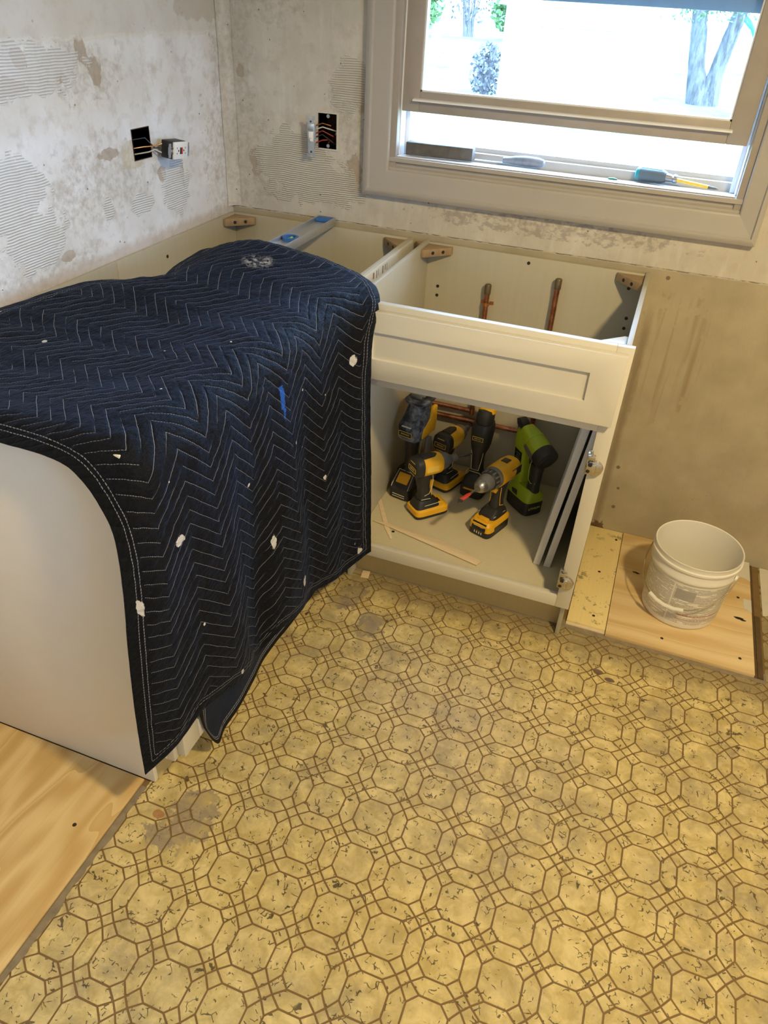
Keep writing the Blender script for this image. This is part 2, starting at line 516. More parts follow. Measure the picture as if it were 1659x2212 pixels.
def vinyl():
    t = NT('octagon_vinyl')
    P = t.pos()
    big = t.noise(P, 3.0, 3)
    mot = t.noise(P, 26, 5, 0.65, 0.6)
    col = t.mix(t.rng(mot, 0.36, 0.62), (0.52, 0.40, 0.15), (0.75, 0.605, 0.28))
    # grime greying the traffic lanes and the edge by the cabinets
    gr = t.math('MULTIPLY', t.rng(t.noise(P, 14, 5, 0.72), 0.40, 0.66), t.rng(big, 0.30, 0.60))
    col = t.mix(t.math('MULTIPLY', gr, 0.75), col, (0.29, 0.235, 0.15))
    # printed crackle ticks: short bent strokes
    for sc, off, thr, dens in ((46, (0, 0, 0), 0.034, 0.505), (60, (3.1, 1.7, 0), 0.042, 0.525)):
        v = t.mapv(P, (1, 1, 0), off)
        dd = t.n('ShaderNodeTexNoise'); t.put(dd.inputs['Vector'], v); dd.inputs['Scale'].default_value = 60
        v2 = t.vm('ADD', v, t.vm('MULTIPLY', t.vm('SUBTRACT', dd.outputs['Color'], (0.5, 0.5, 0.5)), (0.012, 0.012, 0)))
        e = t.vor(v2, sc, 'DISTANCE_TO_EDGE')
        ln = t.math('LESS_THAN', e, thr)
        on = t.math('GREATER_THAN', t.noise(v, sc * 1.0, 2, 0.5), dens + 0.06)
        on2 = t.rng(t.noise(v, 20, 2), 0.45, 0.50)
        col = t.mix(t.math('MULTIPLY', t.math('MULTIPLY', ln, on), t.math('MULTIPLY', on2, 0.85)), col, (0.055, 0.038, 0.02))
    xyz = t.sep(P)
    wob = t.noise(P, 30, 4, 0.65)
    st = maxall(t, [blob(t, xyz[0], xyz[1], c, r, wob, 0.6) for c, r in (((0.66, -1.455), (0.055, 0.075)), ((0.625, -1.515), (0.05, 0.03)), ((0.70, -0.66), (0.05, 0.06)), ((0.80, -0.75), (0.04, 0.05)))])
    col = t.mix(t.math('MULTIPLY', t.math('MULTIPLY', st, 0.75), t.rng(mot, 0.3, 0.55)), col, (0.22, 0.18, 0.15))
    red = blob(t, xyz[0], xyz[1], (0.592, -1.475), (0.012, 0.010), wob, 0.4)
    col = t.mix(t.math('MULTIPLY', red, 0.7), col, (0.35, 0.13, 0.05))
    pur = maxall(t, [blob(t, xyz[0], xyz[1], c, r, wob, 0.3) for c, r in (((1.437, -0.672), (0.013, 0.010)), ((1.470, -0.690), (0.013, 0.008)))])
    col = t.mix(t.math('MULTIPLY', pur, 0.85), col, (0.10, 0.05, 0.07))
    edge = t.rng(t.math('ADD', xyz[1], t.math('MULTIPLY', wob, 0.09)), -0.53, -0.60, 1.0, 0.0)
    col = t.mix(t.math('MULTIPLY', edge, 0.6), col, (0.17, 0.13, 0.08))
    spk = t.math('MULTIPLY', t.math('LESS_THAN', t.vor(P, 22), 0.022), t.math('GREATER_THAN', big, 0.5))
    col = t.mix(spk, col, (0.8, 0.78, 0.7))
    rough = t.rng(mot, 0.3, 0.7, 0.30, 0.46)
    return t.done(col, rough, 0, t.bump(t.math('ADD', mot, t.noise(P, 140, 3)), 0.12, 0.0007), 0.45)
M_VINYL = vinyl()
def groutm():
    t = NT('vinyl_joint_print')
    P = t.pos()
    return t.done(t.mix(t.noise(P, 30, 4), (0.155, 0.090, 0.032), (0.25, 0.155, 0.060)), 0.45, 0, None, 0.4)
M_JOINT = groutm()

M_TOOLBLK = plain('tool_black_rubber', (0.022, 0.022, 0.024), 0.5, var=0.35, vs=60, bump=0.1, bs=300)
M_DUSTY = None
def dusty():
    t = NT('dusty_black_plastic')
    P = t.obj()
    d = t.rng(t.noise(P, 32, 4, 0.65), 0.42, 0.66)
    return t.done(t.mix(t.math('MULTIPLY', d, 0.75), (0.022, 0.025, 0.035), (0.34, 0.37, 0.43)), t.rng(d, 0, 1, 0.4, 0.8), 0, t.bump(d, 0.1, 0.001))
M_DUSTY = dusty()
M_TOOLYEL = plain('tool_yellow_plastic', (0.80, 0.42, 0.015), 0.42, var=0.12, vs=40)
M_TOOLGRY = plain('tool_grey_housing', (0.16, 0.155, 0.15), 0.45, 0.3, var=0.25, vs=60)
M_CHROME = plain('chuck_steel', (0.36, 0.35, 0.33), 0.34, 1.0, var=0.15, vs=80)
M_DKSTEEL = plain('dark_bit_steel', (0.10, 0.10, 0.105), 0.4, 0.9, var=0.3, vs=120)
M_RED = plain('red_bit_paint', (0.62, 0.05, 0.025), 0.4, var=0.2, vs=60)
M_GREEN = plain('lime_green_plastic', (0.33, 0.44, 0.015), 0.42, var=0.1, vs=40)
M_PRINT = plain('pale_print', (0.70, 0.66, 0.48), 0.5, var=0.1)
M_YPRINT = plain('yellow_print', (0.80, 0.56, 0.10), 0.5, var=0.1)
M_GPRINT = plain('green_print', (0.55, 0.62, 0.12), 0.5, var=0.1)
M_LABELBLK = plain('label_black', (0.012, 0.012, 0.013), 0.3, var=0.1)
def copper():
    t = NT('old_copper')
    P = t.obj()
    f = t.noise(P, 28, 4, 0.65)
    return t.done(t.mix(t.rng(f, 0.35, 0.65), (0.22, 0.085, 0.05), (0.62, 0.27, 0.15)), t.rng(f, 0.3, 0.7, 0.42, 0.26), 0.95)
M_COPPER = copper()
M_BRASS = plain('dull_brass_cap', (0.20, 0.15, 0.09), 0.45, 0.8, var=0.4, vs=60)
M_NICKEL = plain('nickel_hinge', (0.55, 0.52, 0.47), 0.26, 1.0, var=0.1, vs=80)
M_ALU = plain('brushed_aluminium', (0.62, 0.63, 0.65), 0.36, 0.85, var=0.12, vs=30)
M_BLUEP = plain('blue_plastic', (0.02, 0.13, 0.42), 0.4, var=0.12, vs=40)
M_VIAL = plain('vial_cream', (0.75, 0.70, 0.50), 0.3, var=0.05)
M_VIALG = plain('vial_green', (0.45, 0.62, 0.08), 0.12, var=0.05)
M_GFCI = plain('white_device', (0.80, 0.78, 0.74), 0.35, var=0.04)
M_GREYM = plain('galvanised_yoke', (0.42, 0.46, 0.50), 0.4, 0.7, var=0.15, vs=90)
M_BOX = plain('rusty_box', (0.05, 0.025, 0.016), 0.7, 0.4, var=0.5, vs=60)
M_WIRE_R = plain('red_wire', (0.28, 0.035, 0.02), 0.5)
M_WIRE_C = plain('copper_wire', (0.55, 0.24, 0.09), 0.35, 0.8)
M_WIRE_B = plain('black_wire', (0.02, 0.02, 0.02), 0.5)
M_WIRE_W = plain('white_wire', (0.60, 0.56, 0.48), 0.5)
M_STONE = plain('grey_stone', (0.11, 0.10, 0.088), 0.75, var=0.5, vs=45, bump=0.4, bs=160)
M_TEAL = plain('teal_handle', (0.015, 0.22, 0.24), 0.35, var=0.1)
M_SLATE = plain('slate_rubber_grip', (0.09, 0.13, 0.16), 0.6, var=0.12)
M_YSHAFT = plain('yellow_shaft', (0.75, 0.48, 0.06), 0.45, var=0.2, vs=90)
M_GREYH = plain('grey_scuffed_handle', (0.20, 0.22, 0.26), 0.45, var=0.5, vs=60)
M_STEEL = plain('steel', (0.35, 0.36, 0.38), 0.35, 1.0, var=0.2, vs=80)
M_GREENCHIP = plain('green_chip', (0.01, 0.14, 0.09), 0.4)

# ------------------------------------------------------------------ room shell
WX1, WY1, CZ = 3.15, -3.45, 2.42
WT = 0.14
def holed(u0, u1, v0, v1, holes, P, thick_dir, depth):
    """rectangular sheet with rectangular holes, front face, reveals and back"""
    us = sorted({u0, u1, *[h[0] for h in holes], *[h[1] for h in holes]})
    vs = sorted({v0, v1, *[h[2] for h in holes], *[h[3] for h in holes]})
    b = B()
    def solid(i, j):
        if i < 0 or j < 0 or i >= len(us) - 1 or j >= len(vs) - 1: return False
        a, c = (us[i] + us[i + 1]) / 2, (vs[j] + vs[j + 1]) / 2
        return not any(h[0] < a < h[1] and h[2] < c < h[3] for h in holes)
    def q(u, v, d): return P(u, v, d)
    for i in range(len(us) - 1):
        for j in range(len(vs) - 1):
            if not solid(i, j): continue
            a, c, e, g = us[i], us[i + 1], vs[j], vs[j + 1]
            for d in (0, depth):
                b.add([q(a, e, d), q(c, e, d), q(c, g, d), q(a, g, d)], [(0, 1, 2, 3)])
            for (du, dv, s1, s2) in ((-1, 0, (a, e), (a, g)), (1, 0, (c, e), (c, g)), (0, -1, (a, e), (c, e)), (0, 1, (a, g), (c, g))):
                if not solid(i + du, j + dv):
                    b.add([q(*s1, 0), q(*s2, 0), q(*s2, depth), q(*s1, depth)], [(0, 1, 2, 3)])
    return b

WIN = (0.500, 1.515, 1.030, 2.230)      # hole in back wall x0,x1,z0,z1
SWB = (0.303, 0.359, 1.090, 1.182)
b = holed(-WT, WX1 + WT, -0.02, CZ, [WIN, SWB], lambda u, v, d: (u, 0.002 + d, v), 1, WT)
o = part(b, 'wall_back', M_BACK, smooth=False); tag(o, kind='structure')
o['label'] = 'scraped tan plaster wall around the window'
GFB = (-0.470, -0.398, 1.092, 1.162)
b = holed(WY1 - WT, 0.002, -0.02, CZ, [GFB], lambda u, v, d: (-0.002 - d, u, v), 0, WT)
o = part(b, 'wall_left', M_LEFT, smooth=False); tag(o, kind='structure')
o['label'] = 'scraped plaster wall with combed adhesive ridges'
FILLWIN = (-2.93, -1.97, 1.02, 2.02)  # opening of the added window that lets in fill daylight
b = holed(WY1 - WT, 0.0, -0.02, CZ, [FILLWIN], lambda u, v, d: (WX1 + d, u, v), 0, WT)
o = part(b, 'wall_right', M_PLAINWALL, smooth=False); tag(o, kind='structure')
o = part(B().box(WX1 + WT, WY1 - 0.6, CZ + 0.02, WX1 + WT + 2.6, -0.3, CZ + 0.14), 'sun_block_roof', M_CEIL, smooth=False); tag(o, 'unseen added roof keeping sun out of the side window opening', None, kind='structure')  # added out of view to block direct sun at the side opening
o = part(B().box(0.0, WY1 - WT, -0.02, WX1, WY1, CZ), 'wall_front', M_PLAINWALL, smooth=False); tag(o, kind='structure')
o = part(B().box(-WT, WY1 - WT, CZ, WX1 + WT, WT, CZ + 0.12), 'ceiling', M_CEIL, smooth=False); tag(o, kind='structure')
# plastered cove in the corner between the walls
cv = []
for z in np.linspace(0.893, CZ, 60):
    r = 0.030 + 0.004 * noise.noise((0, 0, z * 14))
    for k in range(5):
        a = k / 4 * math.pi / 2
        cv.append((-0.0005 + r - r * math.sin(a), 0.0005 - r + r * math.cos(a), z))
b = B()
b.v = cv
b.f = [(i * 5 + k, i * 5 + k + 1, (i + 1) * 5 + k + 1, (i + 1) * 5 + k) for i in range(59) for k in range(4)]
o = part(b, 'trim_1', M_BACK); tag(o, kind='structure'); o['label'] = 'plaster cove filling the corner of the walls'

# ------------------------------------------------------------------ floor: joint-coloured base sheet and printed/embossed vinyl pieces
floor = part(B().box(-WT, WY1 - WT, -0.02, WX1 + WT, WT, -0.0010), 'floor', M_JOINT, smooth=False)
tag(floor, 'worn yellow vinyl floor with octagon pattern', None, kind='structure')
PT = 0.1130
OX, OY = 0.9135, -1.4180
AP = 0.352 * PT
SH = 0.185 * PT
TD = 0.0147
def octa(cx, cy):
    return [(cx + AP, cy - SH), (cx + AP, cy + SH), (cx + SH, cy + AP), (cx - SH, cy + AP), (cx - AP, cy + SH), (cx - AP, cy - SH), (cx - SH, cy - AP), (cx + SH, cy - AP)]
def inset(poly, d):
    n = len(poly); out = []
    ls = []
    for i in range(n):
        x0, y0 = poly[i]; x1, y1 = poly[(i + 1) % n]
        L = math.hypot(x1 - x0, y1 - y0)
        nx, ny = -(y1 - y0) / L, (x1 - x0) / L
        ls.append((nx, ny, nx * x0 + ny * y0 + d))
    for i in range(n):
        a = ls[i - 1]; c = ls[i]
        D = a[0] * c[1] - a[1] * c[0]
        if abs(D) < 1e-9:
            out.append(poly[i]); continue
        out.append(((a[2] * c[1] - a[1] * c[2]) / D, (a[0] * c[2] - a[2] * c[0]) / D))
    return out
def clip(poly, rect):
    x0, x1, y0, y1 = rect
    for ax, lim, sg in ((0, x0, 1), (0, x1, -1), (1, y0, 1), (1, y1, -1)):
        out = []
        for i in range(len(poly)):
            p, q = poly[i - 1], poly[i]
            a, c = (p[ax] - lim) * sg, (q[ax] - lim) * sg
            if (a < 0) != (c < 0):
                t = a / (a - c)
                out.append((p[0] + t * (q[0] - p[0]), p[1] + t * (q[1] - p[1])))
            if c >= 0: out.append(q)
        poly = out
        if len(poly) < 3: return []
    # drop near-duplicate points
    res = []
    for p in poly:
        if not res or math.hypot(p[0] - res[-1][0], p[1] - res[-1][1]) > 5e-4: res.append(p)
    if len(res) > 2 and math.hypot(res[0][0] - res[-1][0], res[0][1] - res[-1][1]) < 5e-4: res.pop()
    return res if len(res) >= 3 else []
def area(poly):
    return 0.5 * sum(poly[i - 1][0] * poly[i][1] - poly[i][0] * poly[i - 1][1] for i in range(len(poly)))
JW = 0.0018
def tile_geo(poly):
    lo = inset(poly, JW * 0.95); hi = inset(poly, JW * 1.15)
    n = len(poly)
    vs = [(x, y, -0.0010) for x, y in lo] + [(x, y, 0.0) for x, y in hi]
    fs = [tuple(range(n, 2 * n))] + [(i, (i + 1) % n, (i + 1) % n + n, i + n) for i in range(n)]
    return vs, fs
cells = []
for i in range(-6, 22):
    for j in range(-19, 14):
        cx, cy = OX + i * PT, OY + j * PT
        h = PT / 2
        cells.append(('octagon_tile', (cx, cy), octa(cx, cy)))
        # elongated hexagons right of and above this octagon
        ex, ey = cx + h, cy
        cells.append(('hexagon_tile', (ex, ey, 0), [(ex, ey - h + TD), (ex + h - AP, ey - SH), (ex + h - AP, ey + SH), (ex, ey + h - TD), (ex - h + AP, ey + SH), (ex - h + AP, ey - SH)]))
        ex, ey = cx, cy + h
        cells.append(('hexagon_tile', (ex, ey, 1), [(ex - h + TD, ey), (ex - SH, ey - h + AP), (ex + SH, ey - h + AP), (ex + h - TD, ey), (ex + SH, ey + h - AP), (ex - SH, ey + h - AP)]))
        dx, dy = cx + h, cy + h
        cells.append(('diamond_tile', (dx, dy), [(dx + TD, dy), (dx, dy + TD), (dx - TD, dy), (dx, dy - TD)]))
        for k, (sx, sy) in enumerate(((-1, -1), (1, -1), (1, 1), (-1, 1))):
            ox, oy = dx + sx * h, dy + sy * h
            pl = [(dx + sx * TD, dy), (ox - sx * SH, oy - sy * AP), (ox - sx * AP, oy - sy * SH), (dx, dy + sy * TD)]
            if area(pl) < 0: pl = pl[::-1]
            # the octagon's slanted side seen from this corner
            cells.append(('square_tile', (dx, dy, k), pl))
REG = [(0.5275, WX1, WY1, -0.5275), (1.866, WX1, -0.5275, 0.0)]
def campix(x, y, z=0.0):
    d = Vector((x, y, z)) - CP
    w = d.dot(CF)
    if w < 0.05: return None
    return 829.5 + FPX * d.dot(CR) / w, 1106 - FPX * d.dot(CU) / w, w
cand = {}
loose = B()
for kind, key, poly in cells:
    if area(poly) < 0: poly = poly[::-1]
    for rect in REG:
        cp = clip(poly, rect)
        if not cp or area(cp) < 1.0e-4 * 0.6: continue
        if area(inset(cp, JW * 1.25)) <= 1e-5: continue
        full = abs(area(cp) - area(poly)) < 1e-9
        mx = sum(p[0] for p in cp) / len(cp); my = sum(p[1] for p in cp) / len(cp)
        pp = campix(mx, my)
        vis = pp is not None and -20 < pp[0] < 1679 and 1150 < pp[1] < 2240
        if vis:
            cand.setdefault(kind, []).append((area(cp) / pp[2] ** 2, mx, my, cp, full, key[2] if len(key) > 2 else 0))
        else:
            loose.add(*tile_geo(cp))
shared = {}
for kind, lst in cand.items():
    lst.sort(key=lambda q: -q[0])
    for n, (_, mx, my, cp, full, var) in enumerate(lst):
        if n >= 300:
            loose.add(*tile_geo(cp)); continue
        if full:
            k = (kind, var)
            if k not in shared:
                vs, fs = tile_geo([(x - mx, y - my) for x, y in cp])
                bb = B().add(vs, fs)
                me = bb.mesh(kind, smooth=False); me.materials.append(M_VINYL)
                shared[k] = me
            me = shared[k]
        else:
            vs, fs = tile_geo([(x - mx, y - my) for x, y in cp])
            me = B().add(vs, fs).mesh(kind, smooth=False)
            me.materials.append(M_VINYL)
        t_ = bpy.data.objects.new(kind, me)
        COL.objects.link(t_)
        t_.location = (mx, my, 0)
        t_.parent = floor
part(loose, 'small_tiles', M_VINYL, floor, smooth=False, world=False, kind='stuff')
# torn vinyl edge along the bare plywood
def ragged(x0, x1, y0, y1, n, amp, z, axis='y'):
    vs = []; fs = []
    for i in range(n + 1):
        t = i / n
        if axis == 'y':
            y = y0 + (y1 - y0) * t
            vs += [(x0, y, z), (x1 + amp * (noise.noise((y * 23, 3.3, 0)) + 0.6 * noise.noise((y * 80, 1.3, 0))), y, z)]
        else:
            x = x0 + (x1 - x0) * t
            vs += [(x, y1, z), (x, y0 + amp * (noise.noise((x * 23, 7.3, 0)) + 0.6 * noise.noise((x * 80, 5.3, 0))), z)]
    for i in range(n):
        fs.append((2 * i, 2 * i + 1, 2 * i + 3, 2 * i + 2))
    return B().add(vs, fs)
part(ragged(0.517, 0.531, WY1, -1.43, 200, 0.008, 0.0007), 'adhesive_edge', M_ADH, floor, world=False)
part(ragged(0.60, 1.87, -0.538, -0.50, 120, 0.007, 0.0007, 'x'), 'adhesive_edge', M_ADH, floor, world=False)
# pale overpainted strip by the wall at the right
M_PALE = plain('overpaint', (0.66, 0.62, 0.52), 0.6, var=0.12, vs=20, bump=0.2, bs=60)
part(ragged(1.872, 2.10, -0.245, 0.0, 30, 0.02, 0.0012, 'x'), 'paint_patch', M_PALE, floor, world=False)

# ------------------------------------------------------------------ plywood sheets
def screws(par, pts, z, r=0.0045, mat=None, axis='z'):
    for p in pts:
        bb = B()
        if axis == 'z': bb.disc((p[0], p[1], z), r, 'z', 0.0006)
        elif axis == 'y': bb.disc((p[0], z, p[1]), r, 'y', 0.0012)
        else: bb.disc((z, p[0], p[1]), r, 'x', 0.0012)
        part(bb, 'screw', mat or M_SCREW, par, smooth=False)
t = thing('plywood_sheet', (0.26, -2.4, 0.0), 'bare plywood floor sheet with wavy grain in front of the left cabinet', 'plywood')
part(B().box(0.0, WY1, -0.0008, 0.516, -1.4165, 0.0058), 'sheet', M_PLY, t, bevel=0.0008)
screws(t, [(0.447, -1.566), (0.415, -1.79), (0.19, -1.71), (0.43, -2.05)], 0.0055)
t = thing('plywood_strip', (1.385, -0.25, 0.0), 'narrow yellow plywood strip with grey mildew spots beside the sink cabinet', 'plywood')
part(B().box(1.3235, -0.508, -0.0008, 1.4345, 0.0, 0.009), 'sheet', M_PLY3, t, bevel=0.0008)
part(B().box(1.3235, -0.519, -0.0008, 1.4345, -0.5085, 0.0035), 'ply_edge', M_PLYEDGE, t)
screws(t, [(1.417, -0.05), (1.385, -0.245), (1.395, -0.46)], 0.0087)
t = thing('plywood_patch', (1.64, -0.25, 0.0), 'plywood patch with knots under the white bucket', 'plywood')
part(B().box(1.436, -0.525, -0.0008, 1.838, 0.0, 0.0115), 'sheet', M_PLY2, t, bevel=0.0008)
screws(t, [(1.59, -0.48), (1.80, -0.475), (1.545, -0.29), (1.80, -0.2)], 0.0112)
kn = B()
for cx, cy, r in ((1.80, -0.30, 0.009), (1.812, -0.305, 0.006), (1.492, -0.205, 0.006), (1.50, -0.208, 0.005), (1.535, -0.218, 0.006)):
    kn = B()
    kn.add([(cx + r * (1.5 + 0.3 * math.sin(3 * a)) * math.cos(a), cy + r * 0.62 * math.sin(a), 0.0118) for a in np.linspace(0, 2 * math.pi, 14, endpoint=False)], [tuple(range(14))])
    part(kn, 'knot', M_DARK, t, smooth=False)
part(ragged(1.80, 1.838, -0.10, 0.0, 20, 0.014, 0.0119, 'x'), 'paint_smear', M_PALE, t, smooth=False)
part(ragged(1.815, 1.838, -0.255, -0.20, 14, 0.01, 0.0119, 'x'), 'paint_smear', M_PALE, t, smooth=False)
t = part(B().box(1.839, -0.525, -0.0008, 1.848, -0.0, 0.002).box(1.848, -0.525, -0.0008, 1.862, -0.26, 0.0045), 'floor_edge_strip', plain('rusty_strip', (0.10, 0.06, 0.025), 0.7, var=0.5, vs=40))
tag(t, 'rusty brown strip along the right edge of the plywood patch', 'strip')

# ------------------------------------------------------------------ window
win = thing('window_1', (1.0, 0.0, 1.03), 'open white sash window above the sink cabinet', None, kind='structure')
IX0, IX1, IZ0 = 0.527, 1.489, 1.056     # inner casing edge
EX0, EX1, EZ0 = 0.452, 1.547, 0.984     # outer casing edge
TZ = 2.20
# moulded casing: profile across the width (w: 0 outer .. 1 inner, depth)
prof = [(0.0, -0.001), (0.0, -0.020), (0.10, -0.024), (0.22, -0.0235), (0.27, -0.017), (0.34, -0.0165), (0.90, -0.013), (0.96, -0.012), (1.0, -0.007), (1.0, -0.001)]
def cas(side):
    bb = B(); vs = []; fs = []
    for w, d in prof:
        x0 = EX0 + (IX0 - EX0) * w; x1 = EX1 + (IX1 - EX1) * w; z0 = EZ0 + (IZ0 - EZ0) * w; z1 = TZ + (EX1 - IX1) * (1 - w)
        if side == 'b': vs += [(x0, d, z0), (x1, d, z0)]
        if side == 'l': vs += [(x0, d, z0), (x0, d, z1)]
        if side == 'r': vs += [(x1, d, z0), (x1, d, z1)]
        if side == 't': vs += [(x0, d, z1), (x1, d, z1)]
    for i in range(len(prof) - 1):
        fs.append((2 * i, 2 * i + 1, 2 * i + 3, 2 * i + 2))
    return bb.add(vs, fs)
for s_ in 'blrt':
    part(cas(s_), 'casing', M_TRIM, win, ang=50)
# jamb box and stops
part(B().box(WIN[0] - 0.0, -0.001, IZ0 - 0.03, IX0 + 0.018, 0.024, TZ).box(IX1 - 0.018, -0.001, IZ0 - 0.03, WIN[1], 0.024, TZ), 'side_stop', M_SASH, win, bevel=0.002)
part(B().box(WIN[0], 0.024, IZ0 - 0.02, 0.547, 0.138, WIN[3]), 'jamb', M_VINYLW, win, bevel=0.001)
part(B().box(1.467, 0.024, IZ0 - 0.02, WIN[1], 0.138, WIN[3]), 'jamb', M_VINYLW, win, bevel=0.001)
for x in (0.547, 1.455):
    part(B().box(x, 0.068, 1.09, x + 0.012, 0.075, WIN[3]), 'track_rib', M_VINYLW, win)
    part(B().box(x, 0.108, 1.09, x + 0.012, 0.114, WIN[3]), 'track_rib', M_VINYLW, win)
part(B().box(WIN[0], 0.0, TZ, WIN[1], 0.138, WIN[3]), 'head_jamb', M_TRIM, win)
# stool: stepped moulding, ledge and sloping sill
part(B().prism([(-0.003, 1.030), (-0.003, 1.062), (0.006, 1.066), (0.006, 1.074), (-0.004, 1.078), (-0.004, 1.0885), (0.002, 1.0915), (0.024, 1.0915), (0.024, 1.030)], 'x', IX0 - 0.008, IX1 + 0.008), 'stool', M_TRIM, win, ang=50)
part(B().prism([(0.0245, 1.0915), (0.085, 1.087), (0.085, 1.110), (0.105, 1.110), (0.105, 1.122), (0.136, 1.120), (0.136, 1.034), (0.0245, 1.034)], 'x', 0.5475, 1.4665), 'sill', M_TRIM, win, ang=40)
part(B().box(0.5475, 0.0008, 1.0917, 1.4665, 0.030, 1.0930), 'ledge_strip', M_VINYLW, win)
# lower sash, raised a hand's breadth
SZ = 1.206
SX0, SX1 = 0.543, 1.461
GX0, GX1, GZ = 0.596, 1.410, 1.257
sash = thing('sash', (1.0, 0.045, SZ)); sash.parent = win; sash.location = Vector((1.0, 0.045, SZ)) - Vector(win.location)
def sp_(bb, n, mt, **k): return part(bb, n, mt, sash, **k)
sp_(B().box(SX0, 0.028, SZ, GX0, 0.064, 1.80), 'stile', M_SASH, bevel=0.002)
sp_(B().box(GX1, 0.028, SZ, SX1, 0.064, 1.80), 'stile', M_SASH, bevel=0.002)
sp_(B().box(GX0 - 0.0002, 0.028, SZ, GX1 + 0.0002, 0.064, GZ), 'bottom_rail', M_SASH, bevel=0.002)
sp_(B().box(GX0, 0.028, 1.755, GX1, 0.064, 1.80), 'top_rail', M_SASH, bevel=0.002)
sp_(B().prism([(0.028, 1.240), (0.015, 1.238), (0.013, 1.234), (0.017, 1.2335), (0.028, 1.236)], 'x', 0.580, 1.418), 'finger_lip', M_VINYLW)
sp_(B().box(GX0, 0.034, GZ, GX0 + 0.004, 0.058, 1.755).box(GX1 - 0.004, 0.034, GZ, GX1, 0.058, 1.755).box(GX0, 0.034, GZ, GX1, 0.058, GZ + 0.004), 'glazing_bead', M_VINYLW)
tg = NT('window_glass')
tr = tg.n('ShaderNodeBsdfTransparent'); tr.inputs[0].default_value = (0.80, 0.91, 1.0, 1)
gl = tg.n('ShaderNodeBsdfGlossy'); gl.inputs[1].default_value = 0.02
fr = tg.n('ShaderNodeFresnel'); fr.inputs[0].default_value = 1.45
mx_ = tg.n('ShaderNodeMixShader')
tg.t.links.new(fr.outputs[0], mx_.inputs[0]); tg.t.links.new(tr.outputs[0], mx_.inputs[1]); tg.t.links.new(gl.outputs[0], mx_.inputs[2])
tg.t.links.new(mx_.outputs[0], tg.out.inputs[0])
M_GLASS = tg.m
sp_(B().box(GX0 + 0.002, 0.046, GZ + 0.002, GX1 - 0.002, 0.048, 1.757), 'glass_pane', M_GLASS, smooth=False)
# upper sash behind it: its bottom rail shows through the glass
us = thing('upper_sash', (1.0, 0.09, 1.49)); us.parent = win; us.location = Vector((1.0, 0.09, 1.49)) - Vector(win.location)
M_GREYRAIL = plain('upper_sash_rail', (0.33, 0.34, 0.36), 0.5, var=0.06)
part(B().box(0.56, 0.078, 1.479, 1.454, 0.104, 1.552), 'bottom_rail', M_GREYRAIL, us, bevel=0.002)
part(B().box(0.56, 0.078, 1.552, 0.60, 0.104, 2.19), 'stile', M_VINYLW, us)
part(B().box(1.414, 0.078, 1.552, 1.454, 0.104, 2.19), 'stile', M_VINYLW, us)
part(B().box(0.60, 0.078, 2.15, 1.414, 0.104, 2.19), 'top_rail', M_VINYLW, us)
part(B().box(0.60, 0.090, 1.552, 1.414, 0.092, 2.15), 'glass_pane', M_GLASS, us, smooth=False)

# side window added behind the camera for cool fill light
w2 = thing('fill_window', (WX1, -2.45, 1.10), 'plain side window added behind the photographer for cool fill light', None, kind='structure')
part(B().box(WX1 + 0.03, FILLWIN[0], FILLWIN[2], WX1 + 0.08, FILLWIN[0] + 0.035, FILLWIN[3]).box(WX1 + 0.03, FILLWIN[1] - 0.035, FILLWIN[2], WX1 + 0.08, FILLWIN[1], FILLWIN[3])
     .box(WX1 + 0.03, FILLWIN[0], FILLWIN[2], WX1 + 0.08, FILLWIN[1], FILLWIN[2] + 0.035).box(WX1 + 0.03, FILLWIN[0], FILLWIN[3] - 0.035, WX1 + 0.08, FILLWIN[1], FILLWIN[3]), 'frame', M_VINYLW, w2)
part(B().box(WX1 + 0.05, FILLWIN[0] + 0.03, FILLWIN[2] + 0.03, WX1 + 0.052, FILLWIN[1] - 0.03, FILLWIN[3] - 0.03), 'glass_pane', M_GLASS, w2, smooth=False)

# ------------------------------------------------------------------ things on the sill
t = thing('sharpening_stone', (0.66, 0.03, 1.093), 'worn grey stone block lying at the left end of the window sill', 'stone')
Ms = Matrix.Translation((0.662, 0.050, 1.0945)) @ Matrix.Rotation(math.radians(3), 4, 'Z')
part(B().box(-0.098, -0.019, 0, 0.098, 0.019, 0.034, Ms), 'block', M_STONE, t, bevel=0.002)
t = thing('putty_knife', (0.86, 0.045, 1.093), 'grey-handled scraper lying next to the stone block on the sill', 'scraper')
Mk = Matrix.Translation((0.865, 0.052, 1.0985)) @ Matrix.Rotation(math.radians(4), 4, 'Z')
part(B().prism([(-0.098, -0.008), (-0.015, -0.004), (-0.015, 0.004), (-0.098, 0.008)], 'z', 0.000, 0.0022, Mk), 'blade', M_STEEL, t)
part(B().loft([((-0.018, 0, 0.008), 0.0075, 0.0075, 2.2), ((-0.012, 0, 0.008), 0.009, 0.009, 2.2), ((-0.008, 0, 0.009), 0.0075, 0.0075, 2.2), ((0.015, 0, 0.010), 0.011, 0.0115, 2.4), ((0.05, 0, 0.011), 0.013, 0.0135, 2.4), ((0.08, 0, 0.0105), 0.012, 0.0125, 2.4), ((0.095, 0, 0.010), 0.009, 0.0095, 2.2), ((0.099, 0, 0.010), 0.004, 0.004, 2.0)], (0, 1, 0), (0, 0, 1), 20, Mk), 'handle', M_GREYH, t)
t = thing('screwdriver', (1.33, 0.05, 1.093), 'teal and slate screwdriver with yellow shaft at the right end of the sill', 'screwdriver')
Md = Matrix.Translation((1.300, 0.056, 1.0945)) @ Matrix.Rotation(math.radians(-9), 4, 'Z')
